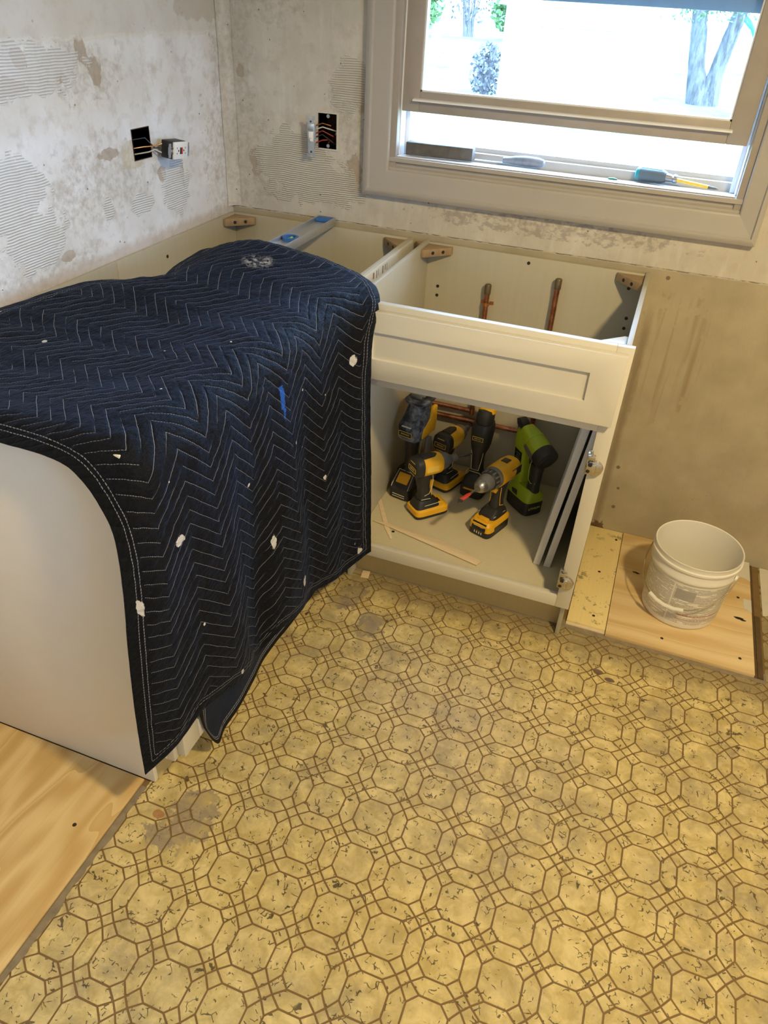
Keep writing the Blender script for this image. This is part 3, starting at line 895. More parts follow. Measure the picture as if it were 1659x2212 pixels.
part(B().loft([((-0.092, 0, 0.016), 0.008, 0.008, 2.3), ((-0.088, 0, 0.016), 0.0145, 0.0145, 2.6), ((-0.080, 0, 0.016), 0.016, 0.016, 2.8)], (0, 1, 0), (0, 0, 1), 20, Md), 'butt_cap', M_TEAL, t)
part(B().loft([((-0.080, 0, 0.016), 0.0160, 0.0160, 3), ((-0.02, 0, 0.016), 0.0158, 0.0158, 3), ((-0.010, 0, 0.0155), 0.0125, 0.0125, 2.4)], (0, 1, 0), (0, 0, 1), 20, Md), 'grip', M_SLATE, t)
part(B().box(-0.078, -0.006, 0.0315, -0.022, 0.006, 0.0328, Md), 'grip_inlay', M_TEAL, t, bevel=0.0006)
part(B().loft([((-0.010, 0, 0.015), 0.0115, 0.0115, 2), ((0.006, 0, 0.014), 0.0095, 0.0095, 2), ((0.010, 0, 0.014), 0.012, 0.012, 2), ((0.018, 0, 0.014), 0.011, 0.011, 2)], (0, 1, 0), (0, 0, 1), 20, Md), 'ferrule', M_STEEL, t)
part(B().tube([(0.018, 0, 0.013), (0.10, 0, 0.007)], 0.0048, 12, Md), 'shaft', M_YSHAFT, t)
part(B().tube([(0.10, 0, 0.007), (0.118, 0, 0.006), (0.126, 0, 0.0055)], [0.0044, 0.003, 0.001], 10, Md), 'tip', M_DKSTEEL, t)
o = part(B().loft([((1.143, 0.040, 1.0935), 0.004, 0.0025, 2), ((1.155, 0.041, 1.0938), 0.006, 0.004, 2), ((1.167, 0.042, 1.0935), 0.003, 0.002, 2)], (0, 1, 0), (0, 0, 1), 8), 'plastic_chip', M_GREENCHIP)
tag(o, 'small dark green chip on the sill between scraper and screwdriver', 'chip')

# ------------------------------------------------------------------ electrical boxes
t = thing('outlet', (0.03, -0.40, 1.10), 'white outlet with red button pulled out of its box on the left wall', 'outlet')
bx = holed(GFB[0] - 0.0, GFB[1], GFB[2], GFB[3], [], lambda u, v, d: (-0.062, u, v), 0, 0)
part(B().box(-0.064, GFB[0] - 0.002, GFB[2] - 0.002, -0.062, GFB[1] + 0.002, GFB[3] + 0.002)
     .box(-0.062, GFB[0] - 0.002, GFB[2] - 0.002, -0.001, GFB[0], GFB[3] + 0.002).box(-0.062, GFB[1], GFB[2] - 0.002, -0.001, GFB[1] + 0.002, GFB[3] + 0.002)
     .box(-0.062, GFB[0], GFB[2] - 0.002, -0.001, GFB[1], GFB[2]).box(-0.062, GFB[0], GFB[3], -0.001, GFB[1], GFB[3] + 0.002), 'wall_box', M_BOX, t)
# device frame: X along its length, Y across, Z out of its face
Mg = frameM((0.055, -0.352, 1.106), (-0.05, 1.0, -0.10), (0.10, 0.10, 1.0))
gf = thing('device', (0, 0, 0)); gf.parent = t; gf.matrix_basis = Matrix.Translation(-Vector(t.location)) @ Mg
def gp(bb, n, mt, **k): return part(bb, n, mt, gf, world=False, **k)
gp(B().box(-0.034, -0.0215, -0.034, 0.034, 0.0215, 0.0), 'body', M_TOOLBLK, bevel=0.003)
gp(B().box(-0.034, -0.021, 0.0, 0.034, 0.021, 0.006), 'face', M_GFCI, bevel=0.0015)
gp(B().box(-0.034, -0.0218, -0.012, 0.034, -0.0212, 0.001), 'side_band', M_GFCI)
gp(B().box(-0.052, -0.009, -0.0015, -0.034, 0.009, 0.0).box(-0.05, -0.017, -0.0015, -0.040, -0.009, 0.0).box(-0.05, 0.009, -0.0015, -0.040, 0.017, 0.0), 'mounting_ear', M_GREYM)
gp(B().box(0.034, -0.009, -0.0015, 0.052, 0.009, 0.0).box(0.040, -0.017, -0.0015, 0.05, -0.009, 0.0).box(0.040, 0.009, -0.0015, 0.05, 0.017, 0.0), 'mounting_ear', M_GREYM)
gp(B().box(0.0005, -0.008, 0.006, 0.006, 0.008, 0.0078), 'red_button', M_RED, bevel=0.0004)
gp(B().box(-0.006, -0.008, 0.006, -0.0005, 0.008, 0.0078), 'black_button', M_LABELBLK, bevel=0.0004)
for sx in (-1, 1):
    for yy, l in ((0.0065, 0.0045), (-0.0065, 0.0035)):
        gp(B().box(sx * 0.020 - 0.0011, yy - l / 2, 0.0058, sx * 0.020 + 0.0011, yy + l / 2, 0.0063), 'slot', M_LABELBLK)
    gp(B().disc((sx * 0.013, 0, 0.0058), 0.0024, 'z', 0.0005), 'ground_slot', M_LABELBLK)
gp(B().disc((-0.037, 0.006, 0.0), 0.003, 'z', 0.003).disc((-0.037, -0.006, 0.0), 0.003, 'z', 0.003), 'terminal_screw', M_BRASS)
for k, (m_, yy, zz) in enumerate(((M_WIRE_C, -0.44, 1.125), (M_WIRE_B, -0.43, 1.145), (M_WIRE_W, -0.42, 1.110))):
    e = Mg @ Vector((-0.030, 0.012 - 0.012 * k, -0.030))
    part(B().tube([(-0.058, yy, zz), (-0.03, yy - 0.012, zz - 0.012), (0.0, yy + 0.01, zz - 0.006), (0.012, -0.40, 1.118 - 0.004 * k), tuple(e)], 0.0018, 8), 'wire', m_, t)

t = thing('light_switch', (0.33, -0.02, 1.12), 'toggle light switch on metal yoke hanging beside its open box left of the window', 'switch')
part(B().box(SWB[0] - 0.002, 0.060, SWB[2] - 0.002, SWB[1] + 0.002, 0.062, SWB[3] + 0.002)
     .box(SWB[0] - 0.002, 0.0, SWB[2], SWB[0], 0.06, SWB[3]).box(SWB[1], 0.0, SWB[2], SWB[1] + 0.002, 0.06, SWB[3])
     .box(SWB[0], 0.0, SWB[2] - 0.002, SWB[1], 0.06, SWB[2]).box(SWB[0], 0.0, SWB[3], SWB[1], 0.06, SWB[3] + 0.002), 'wall_box', M_BOX, t)
part(B().box(SWB[0] - 0.004, -0.0005, SWB[3], SWB[1] + 0.006, 0.001, SWB[3] + 0.003).box(SWB[1], -0.0005, SWB[2] - 0.004, SWB[1] + 0.006, 0.001, SWB[3]).box(SWB[0], -0.0005, SWB[2] - 0.004, SWB[1], 0.001, SWB[2]), 'box_rim', M_PALE, t)
for zz in (SWB[3] - 0.007, SWB[2] + 0.007):
    part(B().disc((0.331, 0.002, zz), 0.005, 'y', 0.002), 'screw_lug', M_GREYM, t)
Mw = frameM((0.291, -0.030, 1.122), (0.90, 0.42, 0.03), (0.02, -0.03, 1.0))
sw = thing('device', (0, 0, 0)); sw.parent = t; sw.matrix_basis = Matrix.Translation(-Vector(t.location)) @ Mw
def wp_(bb, n, mt, **k): return part(bb, n, mt, sw, world=False, **k)
# Z of this frame points out of the wall
wp_(B().box(-0.009, -0.047, 0.0, 0.009, 0.047, 0.0016).box(-0.0125, 0.044, 0, -0.004, 0.054, 0.0016).box(0.004, 0.044, 0, 0.0125, 0.054, 0.0016).box(-0.0125, -0.054, 0, -0.004, -0.044, 0.0016).box(0.004, -0.054, 0, 0.0125, -0.044, 0.0016), 'yoke', M_GREYM)
wp_(B().box(-0.011, -0.034, -0.022, 0.011, 0.034, 0.0), 'body', M_GREYM, bevel=0.002)
wp_(B().box(-0.0085, 0.016, 0.0016, 0.0085, 0.033, 0.003), 'plate', M_GREYM, bevel=0.0005)
wp_(B().box(-0.0065, -0.013, 0.0016, 0.0065, 0.013, 0.0032), 'toggle_frame', M_GFCI, bevel=0.0005)
wp_(B().prism([(-0.010, 0.003), (-0.001, 0.003), (-0.005, 0.014), (-0.010, 0.014)], 'x', -0.0035, 0.0035), 'toggle', M_GFCI, bevel=0.0008)
for yy in (0.040, -0.040):
    wp_(B().disc((0, yy, 0.0016), 0.003, 'z', 0.002), 'screw', M_DKSTEEL)
for m_, z0, z1, x1 in ((M_WIRE_C, 1.15, 1.148, 0.33), (M_WIRE_R, 1.13, 1.12, 0.34), (M_WIRE_R, 1.105, 1.11, 0.325), (M_WIRE_B, 1.12, 1.10, 0.345), (M_WIRE_W, 1.14, 1.135, 0.35)):
    part(B().tube([(0.300, -0.012, z0), (0.309, 0.012, z0 + 0.004), (x1, 0.022, z1), (x1 - 0.012, 0.04, z1 - 0.012), (x1, 0.058, z1 - 0.004)], 0.0019, 8), 'wire', m_, t)

# ------------------------------------------------------------------ cabinets
H = 0.876
X1, X2 = 0.653, 1.321
YF = -0.589
sb = thing('sink_cabinet', (0.987, -0.30, 0.0), 'white sink base cabinet with false drawer front and doors off', 'cabinet')
def sc_(bb, n, mt, bevel=0.0, **k): return part(bb, n, mt, sb, bevel=bevel, **k)
sc_(B().box(X1 + 0.004, YF + 0.0192, 0.0005, X1 + 0.016, -0.001, H), 'side_panel', M_LAM, 0.0006)
sc_(B().box(X2 - 0.021, YF + 0.0192, 0.0005, X2 - 0.009, -0.001, H), 'side_panel', M_LAM, 0.0006)
sc_(B().box(X1 + 0.016, -0.013, 0.12, X2 - 0.021, -0.003, H - 0.004), 'back_panel', M_LAM, 0.0006)
sc_(B().box(X1 + 0.016, YF + 0.0192, 0.123, X2 - 0.021, -0.013, 0.135), 'floor_panel', M_LAMF, 0.0006)
sc_(B().box(X1 + 0.004, -0.527, 0.0005, X2 - 0.009, -0.515, 0.1225), 'toe_kick', M_TOE, 0.0006)
# face frame
sc_(B().box(X2 - 0.038, YF, 0.114, X2, YF + 0.019, H), 'stile', M_WHITE, 0.0012)
sc_(B().box(X1, YF, 0.114, X1 + 0.038, YF + 0.019, H), 'stile', M_WHITE, 0.0012)
sc_(B().box(X1 + 0.038, YF, 0.114, X2 - 0.038, YF + 0.019, 0.152), 'bottom_rail', M_WHITE, 0.0012)
sc_(B().box(X1 + 0.038, YF, 0.664, X2 - 0.038, YF + 0.019, 0.702), 'middle_rail', M_WHITE, 0.0012)
sc_(B().box(X1 + 0.038, YF, 0.838, X2 - 0.038, YF + 0.019, H), 'top_rail', M_WHITE, 0.0012)
# shaker false front
def shaker(par, x0, x1, z0, z1, yb, th, px0, px1, pz0, pz1, mat, name, rec=0.008):
    yf = yb - th
    d = thing(name, (0, 0, 0)); d.parent = par
    d.location = Vector(((x0 + x1) / 2, yb, z0)) - Vector(par.location)
    fb = B()
    ring = lambda y, r: [(r[0], y, r[2]), (r[1], y, r[2]), (r[1], y, r[3]), (r[0], y, r[3])]
    o_ = (x0, x1, z0, z1); i_ = (px0, px1, pz0, pz1)
    fb.v = ring(yf, o_) + ring(yf, i_) + ring(yb, o_) + ring(yb, i_)
    for k in range(4):
        q = (k + 1) % 4
        fb.f += [(k, q, q + 4, k + 4), (k + 8, k + 12, q + 12, q + 8), (k, k + 8, q + 8, q), (k + 4, q + 4, q + 12, k + 12)]
    part(fb, 'frame', mat, d, bevel=0.0012)
    part(B().box(px0 - 0.0003, yf + rec, pz0 - 0.0003, px1 + 0.0003, yb - 0.003, pz1 + 0.0003), 'panel', mat, d)
    return d
shaker(sb, 0.664, 1.311, 0.690, 0.862, YF - 0.0004, 0.0196, 0.722, 1.239, 0.743, 0.811, M_WHITE, 'drawer_front')
# corner blocks
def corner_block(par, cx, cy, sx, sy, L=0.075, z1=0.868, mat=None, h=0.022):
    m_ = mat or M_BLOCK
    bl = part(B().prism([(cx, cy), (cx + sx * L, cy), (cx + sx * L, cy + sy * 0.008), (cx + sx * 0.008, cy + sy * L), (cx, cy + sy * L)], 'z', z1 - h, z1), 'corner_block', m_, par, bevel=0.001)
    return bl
def block_holes(par, cx, cy, sx, sy, L=0.075, z1=0.868, h=0.022):
    a = Vector((cx + sx * L, cy + sy * 0.008, 0)); c = Vector((cx + sx * 0.008, cy + sy * L, 0))
    d = (c - a).normalized(); nn = Vector((sx, sy, 0)).normalized()
    for f in (0.32, 0.68):
        p = a.lerp(c, f) + nn * 0.0003
        Mh = frameM((p.x, p.y, z1 - h / 2), (d.x, d.y, 0), (0, 0, 1))
        if (Mh.to_3x3() @ Vector((0, 0, 1))).dot(nn) < 0: Mh = frameM((p.x, p.y, z1 - h / 2), (-d.x, -d.y, 0), (0, 0, 1))
        part(B().disc((0, 0, 0), 0.0052, 'z', 0.0004, 12, Mh), 'pocket_hole', M_SCREW, par, smooth=False)
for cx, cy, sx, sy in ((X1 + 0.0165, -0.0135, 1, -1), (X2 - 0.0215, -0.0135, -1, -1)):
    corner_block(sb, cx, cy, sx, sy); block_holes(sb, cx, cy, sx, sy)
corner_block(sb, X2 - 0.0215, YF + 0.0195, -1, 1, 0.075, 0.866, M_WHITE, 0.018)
for x, z in ((0.695, 0.842), (0.974, 0.855), (0.708, 0.745), (0.708, 0.717), (1.243, 0.862), (1.264, 0.828), (1.277, 0.743), (1.277, 0.713)):
    screws(sb, [(x, z)], -0.0143, 0.0048, None, 'y')
screws(sb, [(0.765, -0.475)], 0.1346, 0.005)
# hinges on the right stile
def hinge(z):
    h = thing('hinge', (0, 0, 0)); h.parent = sb; h.location = Vector((X2 - 0.038, YF, z)) - Vector(sb.location)
    M = Matrix.Translation((X2 - 0.036, YF - 0.0005, z)) @ Matrix.Diagonal((1.2, 1.2, 1.2, 1))
    part(B().box(-0.008, -0.004, -0.024, 0.003, 0.014, 0.024, M), 'arm', M_NICKEL, h, bevel=0.0015)
    part(B().lathe([(0.0, 0.0), (0.0165, 0.0), (0.0175, -0.002), (0.0165, -0.0075), (0.013, -0.0095), (0.0, -0.0095)], (0.010, 0, -0.006), 'y', 28, M), 'cup', M_NICKEL, h)
    part(B().box(-0.006, -0.013, -0.018, 0.013, -0.0095, 0.006, M), 'cup_flange', M_NICKEL, h, bevel=0.002)
    part(B().box(-0.006, -0.013, 0.014, 0.008, -0.003, 0.024, M), 'clip', M_NICKEL, h, bevel=0.0015)
    part(B().disc((0.001, -0.0134, 0.004), 0.0045, 'y', 0.0008, 12, M), 'screw', M_SCREW, h)
    part(B().disc((-0.001, -0.0134, -0.011), 0.004, 'y', 0.0008, 12, M), 'screw', M_SCREW, h)
    part(B().tube([(-0.001, -0.008, 0.028), (-0.001, -0.008, 0.033)], 0.003, 10, M), 'screw', M_NICKEL, h)
hinge(0.577); hinge(0.214)

# copper supply pipes against the back of the cabinet
def pipes():
    t = thing('copper_pipe', (0.868, -0.03, 0.36), 'left capped copper riser with strap inside the sink cabinet', 'pipe')
    part(B().tube([(0.868, -0.030, 0.35), (0.868, -0.030, 0.77)], 0.0080, 16), 'riser', M_COPPER, t)
    part(B().lathe([(0.0098, 0), (0.0098, 0.026), (0.0085, 0.029), (0, 0.029)], (0.868, -0.030, 0.752), 'z', 18), 'cap', M_BRASS, t)
    part(B().tube([(0.868, -0.030, 0.348), (0.868, -0.030, 0.370)], 0.0096, 16), 'fitting', M_COPPER, t)
    part(B().box(0.848, -0.0150, 0.716, 0.860, -0.0135, 0.726).box(0.876, -0.0150, 0.716, 0.888, -0.0135, 0.726)
         .lathe([(0.0088, 0), (0.0102, 0), (0.0102, 0.010), (0.0088, 0.010)], (0.868, -0.030, 0.716), 'z', 18), 'strap', M_WIRE_C, t)
    part(B().tube([(0.672, -0.030, 0.360), (0.866, -0.030, 0.360)], 0.0078, 16), 'branch', M_COPPER, t)
    t = thing('copper_pipe', (1.072, -0.03, 0.33), 'right capped copper riser and low branch pipe inside the sink cabinet', 'pipe')
    part(B().tube([(1.070, -0.030, 0.34), (1.070, -0.030, 0.818)], 0.0080, 16), 'riser', M_COPPER, t)
    part(B().lathe([(0.0098, 0), (0.0098, 0.026), (0.0085, 0.029), (0, 0.029)], (1.070, -0.030, 0.800), 'z', 18), 'cap', M_BRASS, t)
    part(B().tube([(0.672, -0.034, 0.325), (1.064, -0.034, 0.325), (1.070, -0.031, 0.331), (1.070, -0.030, 0.35)], 0.0082, 16), 'branch', M_COPPER, t)
    part(B().tube([(0.83, -0.034, 0.325), (0.86, -0.034, 0.325)], 0.0098, 16), 'fitting', M_COPPER, t)
pipes()

# two cabinet doors standing inside against the right side
M_DOORE = cabinet_paint('door_edge_white', (0.78, 0.76, 0.74), 0.5)
def stored_door(nm, xb, xt, label, dz):
    t = thing(nm, (xb, -0.30, 0.135), label, 'cabinet door')
    th = 0.019
    zb, zt = 0.136 + dz, 0.664
    lean = (xt - xb) / (zt - zb)
    Mx = Matrix(((1, 0, lean, xb), (0, 1, 0, -0.455), (0, 0, 1, zb), (0, 0, 0, 1)))
    L = 0.40; Hh = zt - zb
    for n_, bb in (('stile', B().box(0, 0, 0, th, 0.056, Hh, Mx)), ('stile', B().box(0, L - 0.056, 0, th, L, Hh, Mx)), ('rail', B().box(0, 0.056, 0, th, L - 0.056, 0.056, Mx)),
                   ('rail', B().box(0, 0.056, Hh - 0.056, th, L - 0.056, Hh, Mx)), ('panel', B().box(0.006, 0.056, 0.056, th - 0.006, L - 0.056, Hh - 0.056, Mx))):
        part(bb, n_, M_DOORE, t, bevel=0.0008)
stored_door('cabinet_door', 1.192, 1.252, 'inner of the two white doors leaning inside the sink cabinet', 0)
stored_door('cabinet_door', 1.2225, 1.2775, 'outer of the two white doors leaning inside the sink cabinet, next to the hinges', 0)

# left run: base cabinet with end panel, and the open corner cabinet
YE = -1.4145
bc = thing('base_cabinet', (0.31, -1.0, 0.0), 'white base cabinet under the blanket, its plain end panel facing us', 'cabinet')
def lc(bb, n, mt, bevel=0.0, **k): return part(bb, n, mt, bc, bevel=bevel, **k)
lc(B().prism([(0.002, 0.0062), (0.5441, 0.0062), (0.5441, 0.114), (0.590, 0.114), (0.590, H), (0.002, H)], 'y', YE, YE + 0.012), 'end_panel', M_END, 0.0006)
lc(B().box(0.002, YE + 0.0122, 0.12, 0.012, -0.6205, H - 0.002), 'back_panel', M_LAM, 0.0006)
lc(B().box(0.012, YE + 0.0122, 0.123, 0.590, -0.6205, 0.135), 'floor_panel', M_LAMF)
lc(B().box(0.533, YE + 0.0122, 0.0005, 0.545, -0.6205, 0.1225), 'toe_kick', M_TOE)
lc(B().box(0.590, YE, 0.114, 0.6095, YE + 0.038, H), 'stile', M_WHITE, 0.0012)
lc(B().box(0.590, -0.6585, 0.114, 0.6095, -0.6205, H), 'stile', M_WHITE, 0.0012)
lc(B().box(0.590, YE + 0.038, 0.114, 0.6095, -0.6585, 0.152), 'bottom_rail', M_WHITE, 0.0012)
lc(B().box(0.590, YE + 0.038, 0.838, 0.6095, -0.6585, H), 'top_rail', M_WHITE, 0.0012)
def left_door(y0, y1, z0, z1, nm='door'):
    d = thing(nm, (0, 0, 0)); d.parent = bc; d.location = Vector((0.61, (y0 + y1) / 2, z0)) - Vector(bc.location)
    a, c = 0.6099, 0.6295
    part(B().box(a, y0, z0, c, y0 + 0.057, z1), 'door_stile', M_WHITE, d, bevel=0.0014)
    part(B().box(a, y1 - 0.057, z0, c, y1, z1), 'door_stile', M_WHITE, d, bevel=0.0014)
    part(B().box(a, y0 + 0.057, z0, c, y1 - 0.057, z0 + 0.057), 'door_rail', M_WHITE, d, bevel=0.0014)
    part(B().box(a, y0 + 0.057, z1 - 0.05, c, y1 - 0.057, z1), 'door_rail', M_WHITE, d, bevel=0.0014)
    part(B().box(a + 0.003, y0 + 0.0568, z0 + 0.0568, c - 0.008, y1 - 0.0568, z1 - 0.0498), 'panel', M_WHITE, d)
left_door(YE + 0.012, -1.020, 0.125, 0.69)
left_door(-1.016, -0.634, 0.125, 0.69)
left_door(YE + 0.012, -0.634, 0.703, 0.862, 'drawer_front')
screws(bc, [(-0.90, 0.845), (-1.20, 0.845), (-0.66, 0.835)], 0.0118, 0.0048, None, 'x')
cc = thing('corner_cabinet', (0.32, -0.31, 0.0), 'open-topped corner cabinet under the spirit level', 'cabinet')
def kc(bb, n, mt, bevel=0.0, **k): return part(bb, n, mt, cc, bevel=bevel, **k)
kc(B().box(0.002, -0.6195, 0.12, 0.012, -0.0135, H - 0.002), 'side_panel', M_LAM, 0.0006)
kc(B().box(0.012, -0.0135, 0.12, 0.604, -0.0035, H - 0.003), 'back_panel', M_LAM, 0.0006)
kc(B().box(0.012, -0.6195, 0.123, 0.604, -0.0135, 0.135), 'floor_panel', M_LAMF)
kc(B().box(0.6045, -0.570, 0.0005, 0.6165, -0.001, H), 'partition', M_LAM, 0.0006)
kc(B().box(0.6170, -0.570, 0.02, 0.6240, -0.030, H - 0.002), 'filler_panel', M_WHITE, 0.0006)
kc(B().box(0.6040, -0.589, 0.114, 0.6515, -0.5705, H - 0.001), 'filler_stile', M_WHITE, 0.0012)
for cx, cy, sx, sy in ((0.0125, -0.0140, 1, -1), (0.6040, -0.0140, -1, -1)):
    corner_block(cc, cx, cy, sx, sy); block_holes(cc, cx, cy, sx, sy)
corner_block(cc, 0.6555, -0.003, -1, -1, 0.028, 0.868)
screws(cc, [(-0.40, 0.832)], 0.0118, 0.0048, None, 'x')
for k, yy in enumerate((-0.36, -0.335, -0.32, -0.29, -0.27, -0.255)):
    part(B().box(0.6241, yy, 0.852 - 0.004 * (k % 2), 0.6246, yy + 0.008 - 0.003 * (k % 3), 0.868), 'stamp_mark', plain('stamp_ink_%d' % k, (0.25, 0.12, 0.06) if k < 1 else (0.22, 0.2, 0.2), 0.6), cc)

# ------------------------------------------------------------------ spirit level lying across the corner cabinet
t = thing('spirit_level', (0.333, -0.25, 0.877), 'aluminium spirit level with blue end caps lying over the corner cabinet', 'level')
Ml = frameM((0.333, -0.305, 0.8768), (0.0, 1.0, 0), (-1, 0.0, 0))   # X toward the wall, Y left, Z up
for sy in (-1, 1):
    part(B().box(-0.30, sy * 0.0295, 0, 0.298, sy * 0.0255, 0.024, Ml), 'rail', M_ALU, t, bevel=0.0008)
part(B().box(-0.30, -0.0254, 0.009, 0.298, 0.0254, 0.013, Ml), 'web', M_ALU, t)
part(B().box(0.264, -0.0252, 0.0132, 0.302, 0.0252, 0.0225, Ml), 'end_cap', M_BLUEP, t, bevel=0.002)
part(B().box(-0.304, -0.0252, 0.0132, -0.266, 0.0252, 0.0225, Ml), 'end_cap', M_BLUEP, t, bevel=0.002)
for xc in (0.045, -0.155):
    vr = thing('vial_window', (0, 0, 0)); vr.parent = t; vr.location = (Ml @ Vector((xc, 0, 0.013))) - Vector(t.location)
    part(B().lathe([(0.016, 0.0002), (0.0245, 0.0002), (0.0235, 0.009), (0.016, 0.0095), (0.016, 0.0002)], (xc, 0, 0.013), 'z', 32, Ml), 'vial_ring', M_BLUEP, vr)
    part(B().disc((xc, 0, 0.0134), 0.0158, 'z', 0.0015, 28, Ml), 'vial_plate', M_VIAL, vr)
    part(B().tube([(xc - 0.010, 0, 0.0172), (xc + 0.010, 0, 0.0172)], 0.0030, 12, Ml), 'vial', M_VIALG, vr)

# ------------------------------------------------------------------ drop cloth: quilted moving blanket
def cr(P, t):
    """Catmull-Rom through rows of P at parameter t in [0, len-1]"""
    n = len(P)
    i = min(int(t), n - 2); f = t - i
    p0 = P[max(i - 1, 0)]; p1 = P[i]; p2 = P[i + 1]; p3 = P[min(i + 2, n - 1)]
    return 0.5 * ((2 * p1) + (-p0 + p2) * f + (2 * p0 - 5 * p1 + 4 * p2 - p3) * f * f + (-p0 + 3 * p1 - 3 * p2 + p3) * f ** 3)
# columns from the near end to the far end; each runs from the wall side over the top and down the front
COLS = [
 [(.02,-1.440,.870),(.20,-1.440,.868),(.39,-1.437,.859),(.49,-1.437,.856),(.548,-1.442,.842),(.592,-1.452,.795),(.612,-1.462,.745),(.616,-1.472,.640),(.608,-1.482,.50),(.600,-1.488,.340),(.596,-1.492,.170)],
 [(.03,-1.405,.893),(.20,-1.405,.893),(.39,-1.403,.890),(.51,-1.403,.889),(.585,-1.405,.880),(.632,-1.410,.840),(.645,-1.415,.770),(.650,-1.420,.640),(.645,-1.428,.50),(.640,-1.432,.360),(.636,-1.436,.215)],
 [(.03,-1.34,.893),(.20,-1.34,.886),(.39,-1.34,.884),(.52,-1.34,.890),(.605,-1.34,.886),(.645,-1.342,.850),(.654,-1.345,.780),(.660,-1.35,.64),(.662,-1.355,.50),(.664,-1.360,.38),(.664,-1.362,.262)],
 [(.035,-1.22,.893),(.20,-1.22,.878),(.39,-1.22,.875),(.53,-1.22,.888),(.612,-1.22,.888),(.651,-1.222,.852),(.660,-1.225,.780),(.668,-1.23,.64),(.676,-1.235,.48),(.682,-1.238,.35),(.682,-1.24,.238)],
 [(.042,-1.10,.892),(.20,-1.10,.878),(.39,-1.10,.872),(.53,-1.10,.888),(.614,-1.10,.889),(.652,-1.10,.854),(.658,-1.105,.78),(.660,-1.11,.64),(.656,-1.118,.48),(.652,-1.122,.33),(.650,-1.124,.180)],
 [(.050,-1.04,.892),(.20,-1.04,.882),(.39,-1.04,.872),(.53,-1.04,.888),(.614,-1.04,.890),(.652,-1.045,.855),(.662,-1.05,.78),(.672,-1.055,.64),(.680,-1.06,.48),(.684,-1.065,.34),(.684,-1.068,.225)],
 [(.085,-.92,.898),(.22,-.92,.892),(.39,-.93,.878),(.53,-.94,.889),(.616,-.95,.890),(.655,-.955,.856),(.664,-.96,.78),(.676,-.965,.64),(.686,-.965,.48),(.690,-.965,.33),(.690,-.965,.205)],
 [(.125,-.83,.900),(.24,-.81,.900),(.40,-.82,.885),(.54,-.83,.890),(.620,-.85,.890),(.658,-.86,.856),(.664,-.865,.78),(.668,-.87,.64),(.672,-.87,.48),(.676,-.87,.32),(.676,-.87,.180)],
 [(.210,-.74,.886),(.28,-.69,.905),(.42,-.69,.898),(.55,-.71,.896),(.630,-.74,.892),(.665,-.76,.856),(.672,-.77,.78),(.684,-.775,.64),(.694,-.775,.48),(.698,-.775,.31),(.698,-.775,.160)],
 [(.195,-.62,.890),(.28,-.56,.918),(.42,-.56,.912),(.55,-.59,.902),(.640,-.63,.896),(.685,-.67,.862),(.694,-.69,.78),(.704,-.70,.64),(.712,-.70,.48),(.716,-.70,.31),(.718,-.70,.158)],
 [(.200,-.51,.900),(.29,-.450,.924),(.43,-.450,.920),(.56,-.48,.910),(.655,-.53,.903),(.712,-.60,.878),(.720,-.648,.80),(.724,-.652,.64),(.730,-.652,.48),(.734,-.652,.31),(.738,-.650,.168)],
 [(.215,-.487,.894),(.30,-.431,.912),(.43,-.434,.908),(.565,-.462,.900),(.672,-.515,.894),(.718,-.572,.876),(.724,-.632,.79),(.730,-.640,.64),(.738,-.638,.48),(.744,-.636,.31),(.748,-.634,.172)],
]
NU, NV = 190, 210
C3 = np.array(COLS)
tmp = np.array([[cr(C3[:, r], t_) for r in range(C3.shape[1])] for t_ in np.linspace(0, C3.shape[0] - 1, NU)])
G = np.array([[cr(tmp[i], t_) for t_ in np.linspace(0, C3.shape[1] - 1, NV)] for i in range(NU)])
# normals, arc lengths
def normals(G):
    du = np.gradient(G, axis=0); dv = np.gradient(G, axis=1)
    n = np.cross(dv, du)
    n /= np.linalg.norm(n, axis=2, keepdims=True) + 1e-12
    return n
N = normals(G)
if N[NU // 2, 40, 2] < 0: N = -N
SU = np.zeros((NU, NV)); SV = np.zeros((NU, NV))
SU[1:] = np.cumsum(np.linalg.norm(np.diff(G, axis=0), axis=2), axis=0)
SV[:, 1:] = np.cumsum(np.linalg.norm(np.diff(G, axis=1), axis=2), axis=1)
# straight-grain parameters: y-length along the middle of the front, v measured down from the crest
su_row = SU[:, 150]
sv_col = SV - SV[:, 110:111]
ED = np.minimum.reduce([SU, SU[-1:] - SU, SV, SV[:, -1:] - SV])
disp = np.zeros((NU, NV))
for i in range(NU):
    for j in range(NV):
        p = G[i, j]
        u_, v_ = su_row[i], sv_col[i, j]
        top = 1.0 if v_ < -0.05 else 0.0
        ph = v_ + 0.072 * abs(((u_ / 0.150) % 1.0) * 2 - 1)
        puff = abs(math.sin(math.pi * ph / 0.0285)) ** 0.6
        w = 0.0007 * puff
        w += 0.007 * noise.noise((u_ * 6, v_ * 5, 1.7)) * (1.0 if v_ < 0 else 0.6)
        w += 0.0035 * noise.noise((u_ * 16, v_ * 11, 4.1))
        w += 0.0022 * noise.noise((u_ * 38 + v_ * 22, v_ * 55, 9.4))
        w += 0.0014 * noise.noise((u_ * 95, v_ * 120 + u_ * 30, 2.4))
        fold = math.sin(u_ * 2 * math.pi / 0.21 + 1.5 * noise.noise((u_ * 4, 0, 0)))
        if v_ > 0: w += 0.0035 * min(1, v_ / 0.3) * fold
        e_ = ED[i, j]
        disp[i, j] = w * min(1.0, 0.35 + e_ / 0.04)
G2 = G + N * (disp[..., None] + 0.004)
M_BLK = NT('quilted_navy_cloth')
